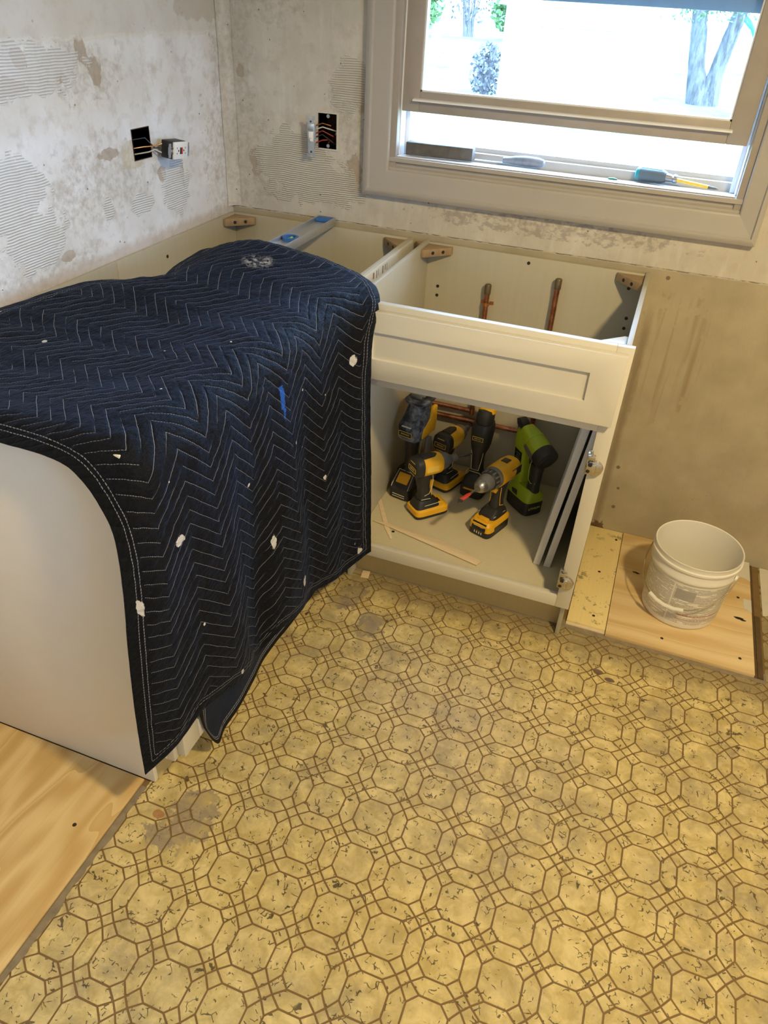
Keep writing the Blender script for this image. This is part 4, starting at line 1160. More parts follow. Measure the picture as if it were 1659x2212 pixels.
def blanket_mat():
    t = M_BLK
    u = t.attr('su'); v = t.attr('sv'); e = t.attr('ed')
    P = t.pos()
    cv_ = t.n('ShaderNodeCombineXYZ'); t.put(cv_.inputs[0], u); t.put(cv_.inputs[1], v)
    UV = cv_.outputs[0]
    tri = t.math('ABSOLUTE', t.math('SUBTRACT', t.math('MULTIPLY', t.math('FRACT', t.math('DIVIDE', u, 0.150)), 2.0), 1.0))
    wob = t.math('MULTIPLY', t.math('SUBTRACT', t.noise(UV, 30, 2), 0.5), 0.004)
    ph = t.math('ADD', t.math('ADD', v, t.math('MULTIPLY', tri, 0.072)), wob)
    d = t.math('ABSOLUTE', t.math('SUBTRACT', t.math('FRACT', t.math('ADD', t.math('DIVIDE', ph, 0.0285), 100.0)), 0.5))   # 0.5 at the stitch? use 0 distance from integer
    sd = t.math('MULTIPLY', t.math('SUBTRACT', 0.5, d), 0.0285)
    dash = t.math('GREATER_THAN', t.math('FRACT', t.math('DIVIDE', t.math('ADD', u, v), 0.0065)), 0.30)
    st = t.math('MULTIPLY', t.math('LESS_THAN', sd, 0.00055), dash)
    st = t.math('MULTIPLY', st, t.math('GREATER_THAN', e, 0.034))
    b1 = t.math('LESS_THAN', t.math('ABSOLUTE', t.math('SUBTRACT', e, 0.0205)), 0.00065)
    b2 = t.math('LESS_THAN', t.math('ABSOLUTE', t.math('SUBTRACT', e, 0.0285)), 0.00065)
    st = t.math('MAXIMUM', st, t.math('MULTIPLY', t.math('MAXIMUM', b1, b2), dash))
    wr = t.noise(t.mapv(UV, (60, 150, 1), (0, 0, 0), (0, 0, 0.35)), 1.0, 4, 0.65)
    wr2 = t.noise(t.mapv(UV, (90, 60, 1)), 1.0, 3, 0.6)
    col = t.mix(t.noise(UV, 12, 3), (0.0030, 0.0025, 0.0022), (0.0042, 0.0048, 0.0080))
    bind = t.math('LESS_THAN', e, 0.018)
    col = t.mix(bind, col, (0.004, 0.004, 0.004))
    col = t.mix(t.math('MULTIPLY', st, 0.9), col, (0.27, 0.27, 0.29))
    # paint drips and dried plaster
    f1 = t.math('MULTIPLY', t.math('LESS_THAN', t.vor(UV, 17), 0.055), t.math('GREATER_THAN', t.noise(UV, 6, 2), 0.54))
    f2 = t.math('LESS_THAN', t.vor(t.mapv(UV, (1, 1, 1), (0.37, 0.11, 0)), 6.0), 0.030)
    col = t.mix(t.math('MULTIPLY', t.math('MAXIMUM', f1, f2), 0.9), col, (0.62, 0.58, 0.52))
    xyz = t.sep(P)
    w3 = t.noise(P, 60, 4, 0.7)
    cr_ = t.math('MULTIPLY', blob(t, xyz[0], xyz[1], (0.395, -0.565), (0.042, 0.040), w3, 0.7), t.rng(w3, 0.45, 0.6))
    col = t.mix(t.math('MULTIPLY', cr_, 0.8), col, (0.50, 0.47, 0.42))
    pd = maxall(t, [blob(t, xyz[1], xyz[2], c, r, w3, 0.45) for c, r in (((-1.069, 0.488), (0.006, 0.020)), ((-1.365, 0.692), (0.011, 0.010)), ((-1.458, 0.604), (0.005, 0.018)), ((-0.688, 0.767), (0.010, 0.012)),
          ((-0.676, 0.195), (0.008, 0.010)), ((-0.943, 0.671), (0.004, 0.005)), ((-1.251, 0.265), (0.005, 0.006)), ((-0.817, 0.511), (0.006, 0.006)), ((-0.935, 0.275), (0.010, 0.014)), ((-1.13, 0.667), (0.005, 0.005)))])
    pd = t.math('MULTIPLY', pd, t.math('GREATER_THAN', v, 0.02))
    col = t.mix(t.math('MULTIPLY', pd, 0.9), col, (0.62, 0.58, 0.52))
    bl = t.math('MULTIPLY', blob(t, xyz[1], xyz[2], (-0.984, 0.80), (0.008, 0.045), w3, 0.6), t.math('GREATER_THAN', v, 0.02))
    col = t.mix(t.math('MULTIPLY', bl, 0.8), col, (0.02, 0.10, 0.42))
    hh = t.math('ADD', t.math('MULTIPLY', wr, 1.0), t.math('MULTIPLY', wr2, 0.5))
    hh = t.math('ADD', hh, t.math('MULTIPLY', t.rng(sd, 0.0, 0.006), 0.35))
    return t.done(col, 0.62, 0, t.bump(hh, 0.9, 0.005), 0.12, **{'Sheen Weight': 0.075, 'Sheen Roughness': 0.35, 'Sheen Tint': (0.18, 0.38, 1.0, 1)})
M_BLANKET = blanket_mat()
def sheet(name, Gs, su, sv, ed, mat, parent, thick):
    nu, nv = Gs.shape[:2]
    Ns = normals(Gs)
    if Ns[nu // 2, nv // 4, 2] < 0 and thick > 0: pass
    vs = [tuple(p) for p in Gs.reshape(-1, 3)]
    fs = [(i * nv + j, (i + 1) * nv + j, (i + 1) * nv + j + 1, i * nv + j + 1) for i in range(nu - 1) for j in range(nv - 1)]
    me = bpy.data.meshes.new(name)
    off = Vector(parent.location)
    me.from_pydata([(x - off.x, y - off.y, z - off.z) for x, y, z in vs], [], fs)
    for nm, arr in (('su', su), ('sv', sv), ('ed', ed)):
        a = me.attributes.new(nm, 'FLOAT', 'POINT')
        a.data.foreach_set('value', arr.reshape(-1).astype(np.float32))
    for p in me.polygons: p.use_smooth = True
    o_ = link(name, me, mat, parent)
    sm = o_.modifiers.new('thickness', 'SOLIDIFY'); sm.thickness = thick; sm.offset = 0
    return o_
bk = thing('moving_blanket', (0.62, -1.0, 0.17), 'navy quilted moving blanket with white zigzag stitching draped over the left cabinets', 'blanket')
sheet('outer_layer', G2, np.repeat(su_row[:, None], NV, 1), sv_col, ED, M_BLANKET, bk, 0.005)
# the folded-under second layer hanging lower at the front
INN = [
 [(.6385,-1.352,.45),(.6385,-1.350,.33),(.6385,-1.348,.22),(.640,-1.338,.150)],
 [(.640,-1.335,.45),(.640,-1.330,.33),(.641,-1.320,.19),(.642,-1.306,.062)],
 [(.641,-1.28,.45),(.642,-1.28,.33),(.643,-1.278,.20),(.644,-1.272,.082)],
 [(.642,-1.20,.45),(.645,-1.20,.33),(.650,-1.195,.21),(.654,-1.19,.105)],
 [(.6385,-1.08,.45),(.640,-1.08,.33),(.642,-1.075,.22),(.645,-1.07,.122)],
 [(.640,-.95,.45),(.644,-.95,.33),(.650,-.945,.22),(.655,-.94,.128)],
 [(.640,-.83,.45),(.643,-.83,.33),(.648,-.82,.21),(.652,-.81,.118)],
 [(.642,-.77,.45),(.648,-.765,.33),(.656,-.755,.22),(.660,-.75,.135)],
]
I3 = np.array(INN)
ti = np.array([[cr(I3[:, r], q) for r in range(4)] for q in np.linspace(0, len(INN) - 1, 90)])
GI = np.array([[cr(ti[i], q) for q in np.linspace(0, 3, 40)] for i in range(90)])
for i in range(90):
    for j in range(40):
        GI[i, j, 0] += 0.003 * noise.noise((GI[i, j, 1] * 14, GI[i, j, 2] * 9, 0))
SUi = np.zeros((90, 40)); SUi[1:] = np.cumsum(np.linalg.norm(np.diff(GI, axis=0), axis=2), axis=0)
SVi = np.zeros((90, 40)); SVi[:, 1:] = np.cumsum(np.linalg.norm(np.diff(GI, axis=1), axis=2), axis=1)
EDi = np.minimum(SUi, SVi[:, -1:] - SVi)
def inner_mat():
    t = NT('navy_lining')
    u = t.attr('su'); v = t.attr('sv'); e = t.attr('ed')
    cv_ = t.n('ShaderNodeCombineXYZ'); t.put(cv_.inputs[0], u); t.put(cv_.inputs[1], v)
    UV = cv_.outputs[0]
    col = t.mix(t.noise(UV, 25, 3), (0.006, 0.010, 0.022), (0.010, 0.018, 0.042))
    col = t.mix(t.math('LESS_THAN', e, 0.016), col, (0.004, 0.004, 0.005))
    dash = t.math('GREATER_THAN', t.math('FRACT', t.math('DIVIDE', t.math('ADD', u, v), 0.0065)), 0.2)
    b1 = t.math('LESS_THAN', t.math('ABSOLUTE', t.math('SUBTRACT', e, 0.018)), 0.0008)
    b2 = t.math('LESS_THAN', t.math('ABSOLUTE', t.math('SUBTRACT', e, 0.026)), 0.0008)
    col = t.mix(t.math('MULTIPLY', t.math('MAXIMUM', b1, b2), dash), col, (0.45, 0.45, 0.46))
    return t.done(col, 0.7, 0, t.bump(t.noise(UV, 120, 4, 0.6), 0.5, 0.002), 0.2)
sheet('inner_layer', GI, SUi, SVi, EDi, inner_mat(), bk, 0.004)

# ------------------------------------------------------------------ power tools standing in the sink cabinet
ZF = 0.1352
def rear_label(par, c, xdir, ydir, w, h, text=True):
    M = frameM(c, xdir, ydir)
    part(B().box(-w / 2, -h / 2, 0, w / 2, h / 2, 0.0012, M), 'label_plate', M_LABELBLK, par, world=False)
    t_ = 0.0013
    part(B().box(-w / 2, h / 2 - t_, 0, w / 2, h / 2, 0.0018, M).box(-w / 2, -h / 2, 0, w / 2, -h / 2 + t_, 0.0018, M).box(-w / 2, -h / 2, 0, -w / 2 + t_, h / 2, 0.0018, M).box(w / 2 - t_, -h / 2, 0, w / 2, h / 2, 0.0018, M), 'label_border', M_YPRINT, par, world=False)
    if text: lettering('DEWALT', h * 0.42, M_YPRINT, par, M @ Matrix.Translation((0, 0, 0.0014)))

def foot_and_battery(t, bl, bw, bh, top_m, base_m, x0=0.0, split=0.45, foot=True):
    part(B().loft([((x0, 0, 0), bl / 2 - 0.003, bw / 2 - 0.003, 6), ((x0, 0, 0.004), bl / 2, bw / 2, 6), ((x0, 0, bh * split), bl / 2, bw / 2, 6)], n=36), 'battery_base', base_m, t, world=False)
    part(B().loft([((x0, 0, bh * split), bl / 2 + 0.0006, bw / 2 + 0.0006, 6), ((x0, 0, bh * 0.82), bl / 2, bw / 2 - 0.001, 6), ((x0, 0, bh), bl / 2 - 0.008, bw / 2 - 0.007, 5)], n=36), 'battery', top_m, t, world=False)
    if foot:
        part(B().loft([((x0 - 0.012, 0, bh * 0.86), bl / 2 - 0.016, bw / 2 - 0.006, 5), ((x0 - 0.012, 0, bh + 0.012), bl / 2 - 0.020, bw / 2 - 0.010, 4), ((x0 - 0.018, 0, bh + 0.024), 0.028, 0.023, 2.6)], n=32), 'foot', M_TOOLBLK, t, world=False)

def seam(t, pts, r=0.0009, m_=None):
    part(B().tube(pts, r, 6), 'trim_line', m_ or M_PRINT, t, world=False)

def impact_driver(loc, rz, label, bitlen=0.055, battery='yellow', dusty=False):
    t = thing('impact_driver', loc, label, 'impact driver', rz)
    foot_and_battery(t, 0.118, 0.078, 0.034, M_TOOLYEL, M_TOOLBLK, 0.0, 0.36)
    zA = 0.178
    part(B().loft([((-0.016, 0, 0.052), 0.0265, 0.0200, 2.6), ((-0.018, 0, 0.075), 0.0215, 0.0170, 2.4), ((-0.022, 0, 0.10), 0.0205, 0.0165, 2.3), ((-0.026, 0, 0.125), 0.0235, 0.0180, 2.3), ((-0.022, 0, 0.150), 0.030, 0.0225, 2.4), ((-0.018, 0, 0.165), 0.034, 0.026, 2.5)], n=28), 'handle', M_TOOLBLK, t, world=False)
    part(B().loft([((0.001, 0, 0.052), 0.009, 0.0085, 2.6), ((0.002, 0, 0.09), 0.0072, 0.0085, 2.4), ((0.005, 0, 0.118), 0.0075, 0.008, 2.4)], n=16), 'handle_front', M_TOOLYEL, t, world=False)
    part(B().prism([(0.000, 0.122), (0.010, 0.124), (0.017, 0.136), (0.015, 0.152), (0.000, 0.154)], 'y', -0.007, 0.007), 'trigger', M_TOOLBLK, t, 0.002, world=False)
    ax = lambda pr, n=30, e=2.3: B().loft([((x, 0, zA), r, r, e) for x, r in pr], (0, 1, 0), (0, 0, 1), n)
    part(ax([(-0.066, 0.026), (-0.060, 0.0315), (-0.046, 0.033), (-0.040, 0.033)], e=2.8), 'rear_cap', M_DUSTY if dusty else M_TOOLBLK, t, world=False)
    part(ax([(-0.040, 0.0325), (0.005, 0.0325), (0.022, 0.0315), (0.028, 0.029)], e=2.5), 'motor_housing', M_TOOLYEL, t, world=False)
    part(B().loft([((-0.040, 0, zA + 0.029), 0.017, 0.006, 4), ((0.000, 0, zA + 0.0292), 0.014, 0.006, 4), ((0.012, 0, zA + 0.028), 0.006, 0.005, 3)], (0, 1, 0), (0, 0, 1), 20), 'top_pad', M_TOOLBLK, t, world=False)
    part(ax([(0.028, 0.0290), (0.036, 0.0285), (0.052, 0.024), (0.062, 0.0165), (0.068, 0.0125)], e=2), 'nose', M_TOOLGRY, t, world=False)
    part(ax([(0.068, 0.0115), (0.073, 0.0120), (0.088, 0.0110), (0.090, 0.0085)], e=2), 'collet', M_TOOLGRY, t, world=False)
    bt = part(ax([(0.088, 0.0035), (0.088 + bitlen * 0.45, 0.0035), (0.090 + bitlen * 0.46, 0.0052), (0.088 + bitlen * 0.85, 0.0052), (0.088 + bitlen * 0.88, 0.003), (0.088 + bitlen, 0.0018)], 12, 2), 'bit', M_DKSTEEL, t, world=False)
    rear_label(t, (-0.0662, 0, zA - 0.004), (0, -1, 0), (0, 0, 1), 0.042, 0.016)
    for zz in (0.017, -0.024):
        part(B().box(-0.0665, -0.013, zA + zz, -0.0640, 0.013, zA + zz + 0.0022), 'vent_line', M_YPRINT, t, world=False)
    for s_ in (-1, 1):
        part(B().box(-0.034, s_ * 0.0322, zA - 0.010, 0.008, s_ * 0.0330, zA + 0.010), 'side_label', M_YPRINT, t, world=False)
        seam(t, [(-0.006, s_ * 0.0225, 0.150), (0.000, s_ * 0.0185, 0.125), (-0.002, s_ * 0.0165, 0.10), (-0.010, s_ * 0.0182, 0.080), (-0.026, s_ * 0.0178, 0.075)])
        seam(t, [(-0.036, s_ * 0.0165, 0.061), (-0.020, s_ * 0.0200, 0.063), (-0.004, s_ * 0.0185, 0.060)])
        seam(t, [(0.03, s_ * 0.029, 0.046), (-0.03, s_ * 0.031, 0.046)], 0.0009)
    part(B().box(0.022, -0.017, 0.0338, 0.046, 0.017, 0.0358), 'latch', M_TOOLYEL, t, 0.001, world=False)
    part(B().box(0.028, -0.010, 0.0356, 0.040, 0.010, 0.0362), 'latch_mark', M_LABELBLK, t, world=False)
    return t

# 1: dusty saw by the left side
def dusty_saw():
    t = thing('cordless_saw', (0.737, -0.225, ZF), 'tall dusty black cordless saw with yellow side at the cabinet left side', 'saw', math.radians(78))
    foot_and_battery(t, 0.140, 0.084, 0.045, M_TOOLBLK, M_TOOLBLK, -0.012, 0.5, foot=False)
    part(B().prism([(-0.078, 0.040), (-0.074, 0.046), (-0.034, 0.086), (0.030, 0.086), (0.048, 0.062), (0.050, 0.040)], 'y', -0.037, 0.037), 'battery_shroud', M_TOOLBLK, t, 0.004, world=False)
    Mq = frameM((-0.0545, 0, 0.0662), (0, -1, 0), (0.707, 0, 0.707))
    part(B().box(-0.021, -0.018, -0.001, 0.021, 0.018, 0.0022, Mq), 'battery_button', M_TOOLYEL, t, 0.0015, world=False)
    part(B().loft([((-0.012, 0, 0.070), 0.030, 0.022, 2.6), ((-0.014, 0, 0.095), 0.021, 0.017, 2.4), ((-0.016, 0, 0.15), 0.021, 0.018, 2.3), ((-0.014, 0, 0.185), 0.026, 0.021, 2.3), ((-0.006, 0, 0.205), 0.040, 0.028, 2.5)], n=28), 'handle', M_TOOLBLK, t, world=False)
    part(B().loft([((0.004, 0, 0.200), 0.052, 0.034, 3.2), ((-0.004, 0, 0.212), 0.060, 0.040, 3.2), ((-0.002, 0, 0.250), 0.060, 0.041, 3.2), ((0.010, 0, 0.275), 0.050, 0.036, 2.8), ((0.016, 0, 0.305), 0.040, 0.031, 2.6), ((0.018, 0, 0.322), 0.038, 0.030, 2.6)], n=32), 'housing', M_DUSTY, t, world=False)
    part(B().prism([(-0.030, 0.212), (0.050, 0.212), (0.058, 0.245), (0.055, 0.300), (0.035, 0.300), (0.015, 0.265), (-0.025, 0.245)], 'y', -0.0425, -0.030), 'side_cover', M_TOOLYEL, t, 0.003, world=False)
    part(B().loft([((0.018, 0, 0.318), 0.046, 0.036, 4), ((0.018, 0, 0.326), 0.050, 0.040, 4), ((0.018, 0, 0.330), 0.046, 0.036, 4)], n=32), 'shoe_flange', M_DUSTY, t, world=False)
    part(B().box(-0.012, -0.020, 0.330, 0.046, 0.020, 0.346).box(-0.006, -0.026, 0.340, 0.040, 0.026, 0.345), 'shoe', M_STEEL, t, 0.002, world=False)
    rear_label(t, (-0.0648, 0, 0.233), (0, -1, 0), (-0.06, 0, 1), 0.046, 0.018)
    for zz in (0.255, 0.214):
        part(B().box(-0.0625, -0.016, zz, -0.0585, 0.016, zz + 0.0024), 'vent_line', M_PRINT, t, world=False)
    part(B().box(-0.0832, -0.022, 0.018, -0.0815, 0.022, 0.0195).box(-0.0832, -0.022, 0.010, -0.0815, 0.022, 0.0112), 'battery_grille', M_PRINT, t, world=False)
    seam(t, [(-0.0785, -0.030, 0.040), (-0.074, -0.030, 0.0480), (-0.038, -0.027, 0.0835), (-0.036, 0.027, 0.0850), (-0.074, 0.030, 0.0480), (-0.0785, 0.030, 0.040)], 0.001)
    for s_ in (-1, 1):
        seam(t, [(0.012, s_ * 0.020, 0.195), (0.004, s_ * 0.0185, 0.15), (0.002, s_ * 0.0175, 0.112), (-0.016, s_ * 0.0172, 0.102), (-0.034, s_ * 0.010, 0.104)])
    # dusty clear guard at its foot
    part(B().prism([(0.020, 0.06), (0.075, 0.05), (0.060, 0.18), (0.030, 0.19)], 'y', -0.030, -0.020), 'dust_guard', plain('dusty_guard', (0.26, 0.26, 0.27), 0.5, var=0.3, vs=40), t, 0.002, world=False)
dusty_saw()
impact_driver((0.838, -0.145, ZF), math.radians(72), 'impact driver behind the others with its bit pointing at the copper pipe', 0.035)
impact_driver((0.826, -0.328, ZF), math.radians(48), 'black and yellow impact driver at front left with a long black bit', 0.058)

def slim_tool():
    t = thing('multi_tool', (0.936, -0.150, ZF), 'tall slim black multi-tool with yellow top in the middle back', 'multi-tool', math.radians(82))
    foot_and_battery(t, 0.100, 0.078, 0.050, M_TOOLBLK, M_TOOLBLK, 0.0, 0.5, foot=False)
    part(B().loft([((0, 0, 0.046), 0.046, 0.036, 5), ((-0.004, 0, 0.066), 0.040, 0.032, 4), ((-0.006, 0, 0.082), 0.026, 0.021, 2.6)], n=32), 'foot', M_TOOLBLK, t, world=False)
    part(B().loft([((-0.006, 0, 0.078), 0.025, 0.020, 2.6), ((-0.008, 0, 0.115), 0.022, 0.018, 2.4), ((-0.008, 0, 0.150), 0.023, 0.019, 2.4), ((-0.004, 0, 0.170), 0.030, 0.027, 2.5), ((-0.002, 0, 0.185), 0.034, 0.030, 2.6)], n=30), 'handle', M_TOOLBLK, t, world=False)
    part(B().loft([((-0.002, 0, 0.180), 0.033, 0.029, 2.8), ((-0.002, 0, 0.215), 0.036, 0.033, 2.8), ((0.000, 0, 0.245), 0.037, 0.034, 2.8), ((0.004, 0, 0.258), 0.034, 0.030, 2.6)], n=30), 'housing', M_TOOLBLK, t, world=False)
    part(B().loft([((0.006, 0, 0.252), 0.031, 0.027, 2.4), ((0.006, 0, 0.280), 0.031, 0.027, 2.4), ((0.008, 0, 0.300), 0.026, 0.023, 2.2), ((0.009, 0, 0.307), 0.016, 0.014, 2)], n=30), 'rubber_dome', M_TOOLBLK, t, world=False)
    part(B().loft([((0.016, 0, 0.290), 0.028, 0.028, 2.6), ((0.018, 0, 0.322), 0.026, 0.026, 2.6), ((0.020, 0, 0.330), 0.018, 0.019, 2.4)], n=28), 'top_cap', M_TOOLYEL, t, world=False)
    rear_label(t, (-0.0385, 0, 0.215), (0, -1, 0), (-0.05, 0, 1), 0.036, 0.014)
    part(B().loft([((-0.0505, 0, 0.032), 0.0015, 0.026, 2), ((-0.0518, 0, 0.032), 0.001, 0.024, 2)], (0, 0, 1), (0, 1, 0), 20).box(-0.0512, -0.022, 0.030, -0.0498, 0.022, 0.036), 'battery_button', M_TOOLYEL, t, world=False)
    part(B().box(-0.012, 0.031, 0.058, 0.012, 0.036, 0.072), 'side_release', M_TOOLYEL, t, 0.002, world=False)
    seam(t, [(-0.028, -0.020, 0.165), (-0.026, -0.017, 0.135), (-0.030, -0.012, 0.098), (-0.0305, 0.012, 0.098), (-0.026, 0.017, 0.135), (-0.028, 0.020, 0.165)])
    seam(t, [(-0.024, -0.030, 0.066), (-0.028, -0.018, 0.088), (-0.031, 0, 0.090), (-0.028, 0.018, 0.088), (-0.024, 0.030, 0.066)])
slim_tool()

def hammer_drill():
    t = thing('drill', (1.030, -0.330, ZF), 'yellow cordless drill with steel chuck and red spade bit pointing at us', 'drill', math.radians(250))
    foot_and_battery(t, 0.122, 0.078, 0.052, M_TOOLYEL, M_TOOLBLK, 0.004, 0.42)
    part(B().loft([((-0.020, 0, 0.066), 0.0275, 0.0200, 2.6), ((-0.022, 0, 0.090), 0.0215, 0.0170, 2.4), ((-0.026, 0, 0.115), 0.0205, 0.0165, 2.3), ((-0.030, 0, 0.140), 0.0235, 0.0180, 2.3), ((-0.026, 0, 0.162), 0.030, 0.0235, 2.4)], n=28), 'handle', M_TOOLBLK, t, world=False)
    part(B().prism([(-0.006, 0.135), (0.006, 0.130), (0.014, 0.140), (0.012, 0.160), (-0.006, 0.162)], 'y', -0.008, 0.008), 'trigger', M_TOOLYEL, t, 0.002, world=False)
    zA = 0.192
    ax = lambda pr, n=32, e=2.0: B().loft([((x, 0, zA), r, r, e) for x, r in pr], (0, 1, 0), (0, 0, 1), n)
    part(ax([(-0.085, 0.020), (-0.080, 0.029), (-0.050, 0.0325), (0.000, 0.0325), (0.016, 0.032)], e=2.7), 'motor_housing', M_TOOLYEL, t, world=False)
    part(B().box(-0.052, -0.011, zA + 0.0305, -0.026, 0.011, zA + 0.0335), 'gear_switch', M_LABELBLK, t, 0.001, world=False)
    part(B().box(-0.082, -0.0318, zA - 0.012, -0.030, -0.0310, zA + 0.014).box(-0.082, 0.0310, zA - 0.012, -0.030, 0.0318, zA + 0.014), 'vent_panel', M_TOOLBLK, t, world=False)
    part(ax([(0.016, 0.0328), (0.026, 0.0328), (0.030, 0.0315)]), 'gear_collar', M_TOOLGRY, t, world=False)
    part(ax([(0.030, 0.0300), (0.050, 0.0290), (0.052, 0.0275)]), 'torque_ring', M_TOOLBLK, t, world=False)
    for k in range(14):
        a = 2 * math.pi * k / 14
        part(B().box(0.033, -0.0022, 0.0290, 0.049, 0.0022, 0.0312, Matrix.Translation((0, 0, zA)) @ Matrix.Rotation(a, 4, 'X')), 'ring_rib', M_TOOLGRY, t, world=False)
    part(ax([(0.052, 0.0260), (0.062, 0.0260), (0.078, 0.0235), (0.082, 0.0225)]), 'chuck_sleeve', M_TOOLGRY, t, world=False)
    part(ax([(0.082, 0.0215), (0.092, 0.0200), (0.100, 0.0150), (0.104, 0.0100), (0.104, 0.004)]), 'chuck', M_CHROME, t, world=False)
    part(ax([(0.102, 0.0032), (0.140, 0.0032)], 10), 'bit_shank', M_CHROME, t, world=False)
    part(B().prism([(0.136, -0.0025), (0.150, -0.006), (0.186, -0.0065), (0.192, 0.0), (0.186, 0.0065), (0.150, 0.006), (0.136, 0.0025)], 'z', zA - 0.0015, zA + 0.0015), 'spade_bit', M_RED, t, 0.0005, world=False)
    part(B().prism([(0.184, -0.0070), (0.192, -0.0070), (0.193, -0.003), (0.202, 0.0), (0.193, 0.003), (0.192, 0.0070), (0.184, 0.0070)], 'z', zA - 0.0018, zA + 0.0018), 'bit_tip', M_DKSTEEL, t, world=False)
    # battery front badge and side badges
    M = frameM((0.0625, 0, 0.036), (0, 1, 0), (-0.25, 0, 1))
    part(B().box(-0.024, -0.013, -0.001, 0.024, 0.013, 0.0026, M), 'battery_badge', M_LABELBLK, t, 0.001, world=False)
    lettering('DEWALT', 0.0085, M_PRINT, t, M @ Matrix.Translation((0, 0.001, 0.0028)))
    for k in range(4):
        part(B().box(0.0650, -0.014 + 0.008 * k, 0.010, 0.0656, -0.011 + 0.008 * k, 0.018), 'charge_light', M_PRINT, t, world=False)
    part(B().box(0.018, -0.016, 0.0515, 0.050, 0.016, 0.0560), 'latch', M_TOOLYEL, t, 0.0012, world=False)
    part(B().box(0.026, -0.009, 0.0558, 0.034, 0.009, 0.0564), 'latch_mark', M_LABELBLK, t, world=False)
    for s_ in (-1, 1):
        part(B().box(-0.040, s_ * 0.0388, 0.014, 0.036, s_ * 0.0400, 0.034), 'side_badge', M_LABELBLK, t, world=False)
        seam(t, [(-0.006, s_ * 0.0175, 0.150), (-0.008, s_ * 0.0165, 0.115), (-0.010, s_ * 0.0182, 0.085), (-0.030, s_ * 0.0185, 0.078)], 0.0012, M_TOOLYEL)
        seam(t, [(0.03, s_ * 0.027, 0.062), (-0.03, s_ * 0.029, 0.062)], 0.0009)
hammer_drill()

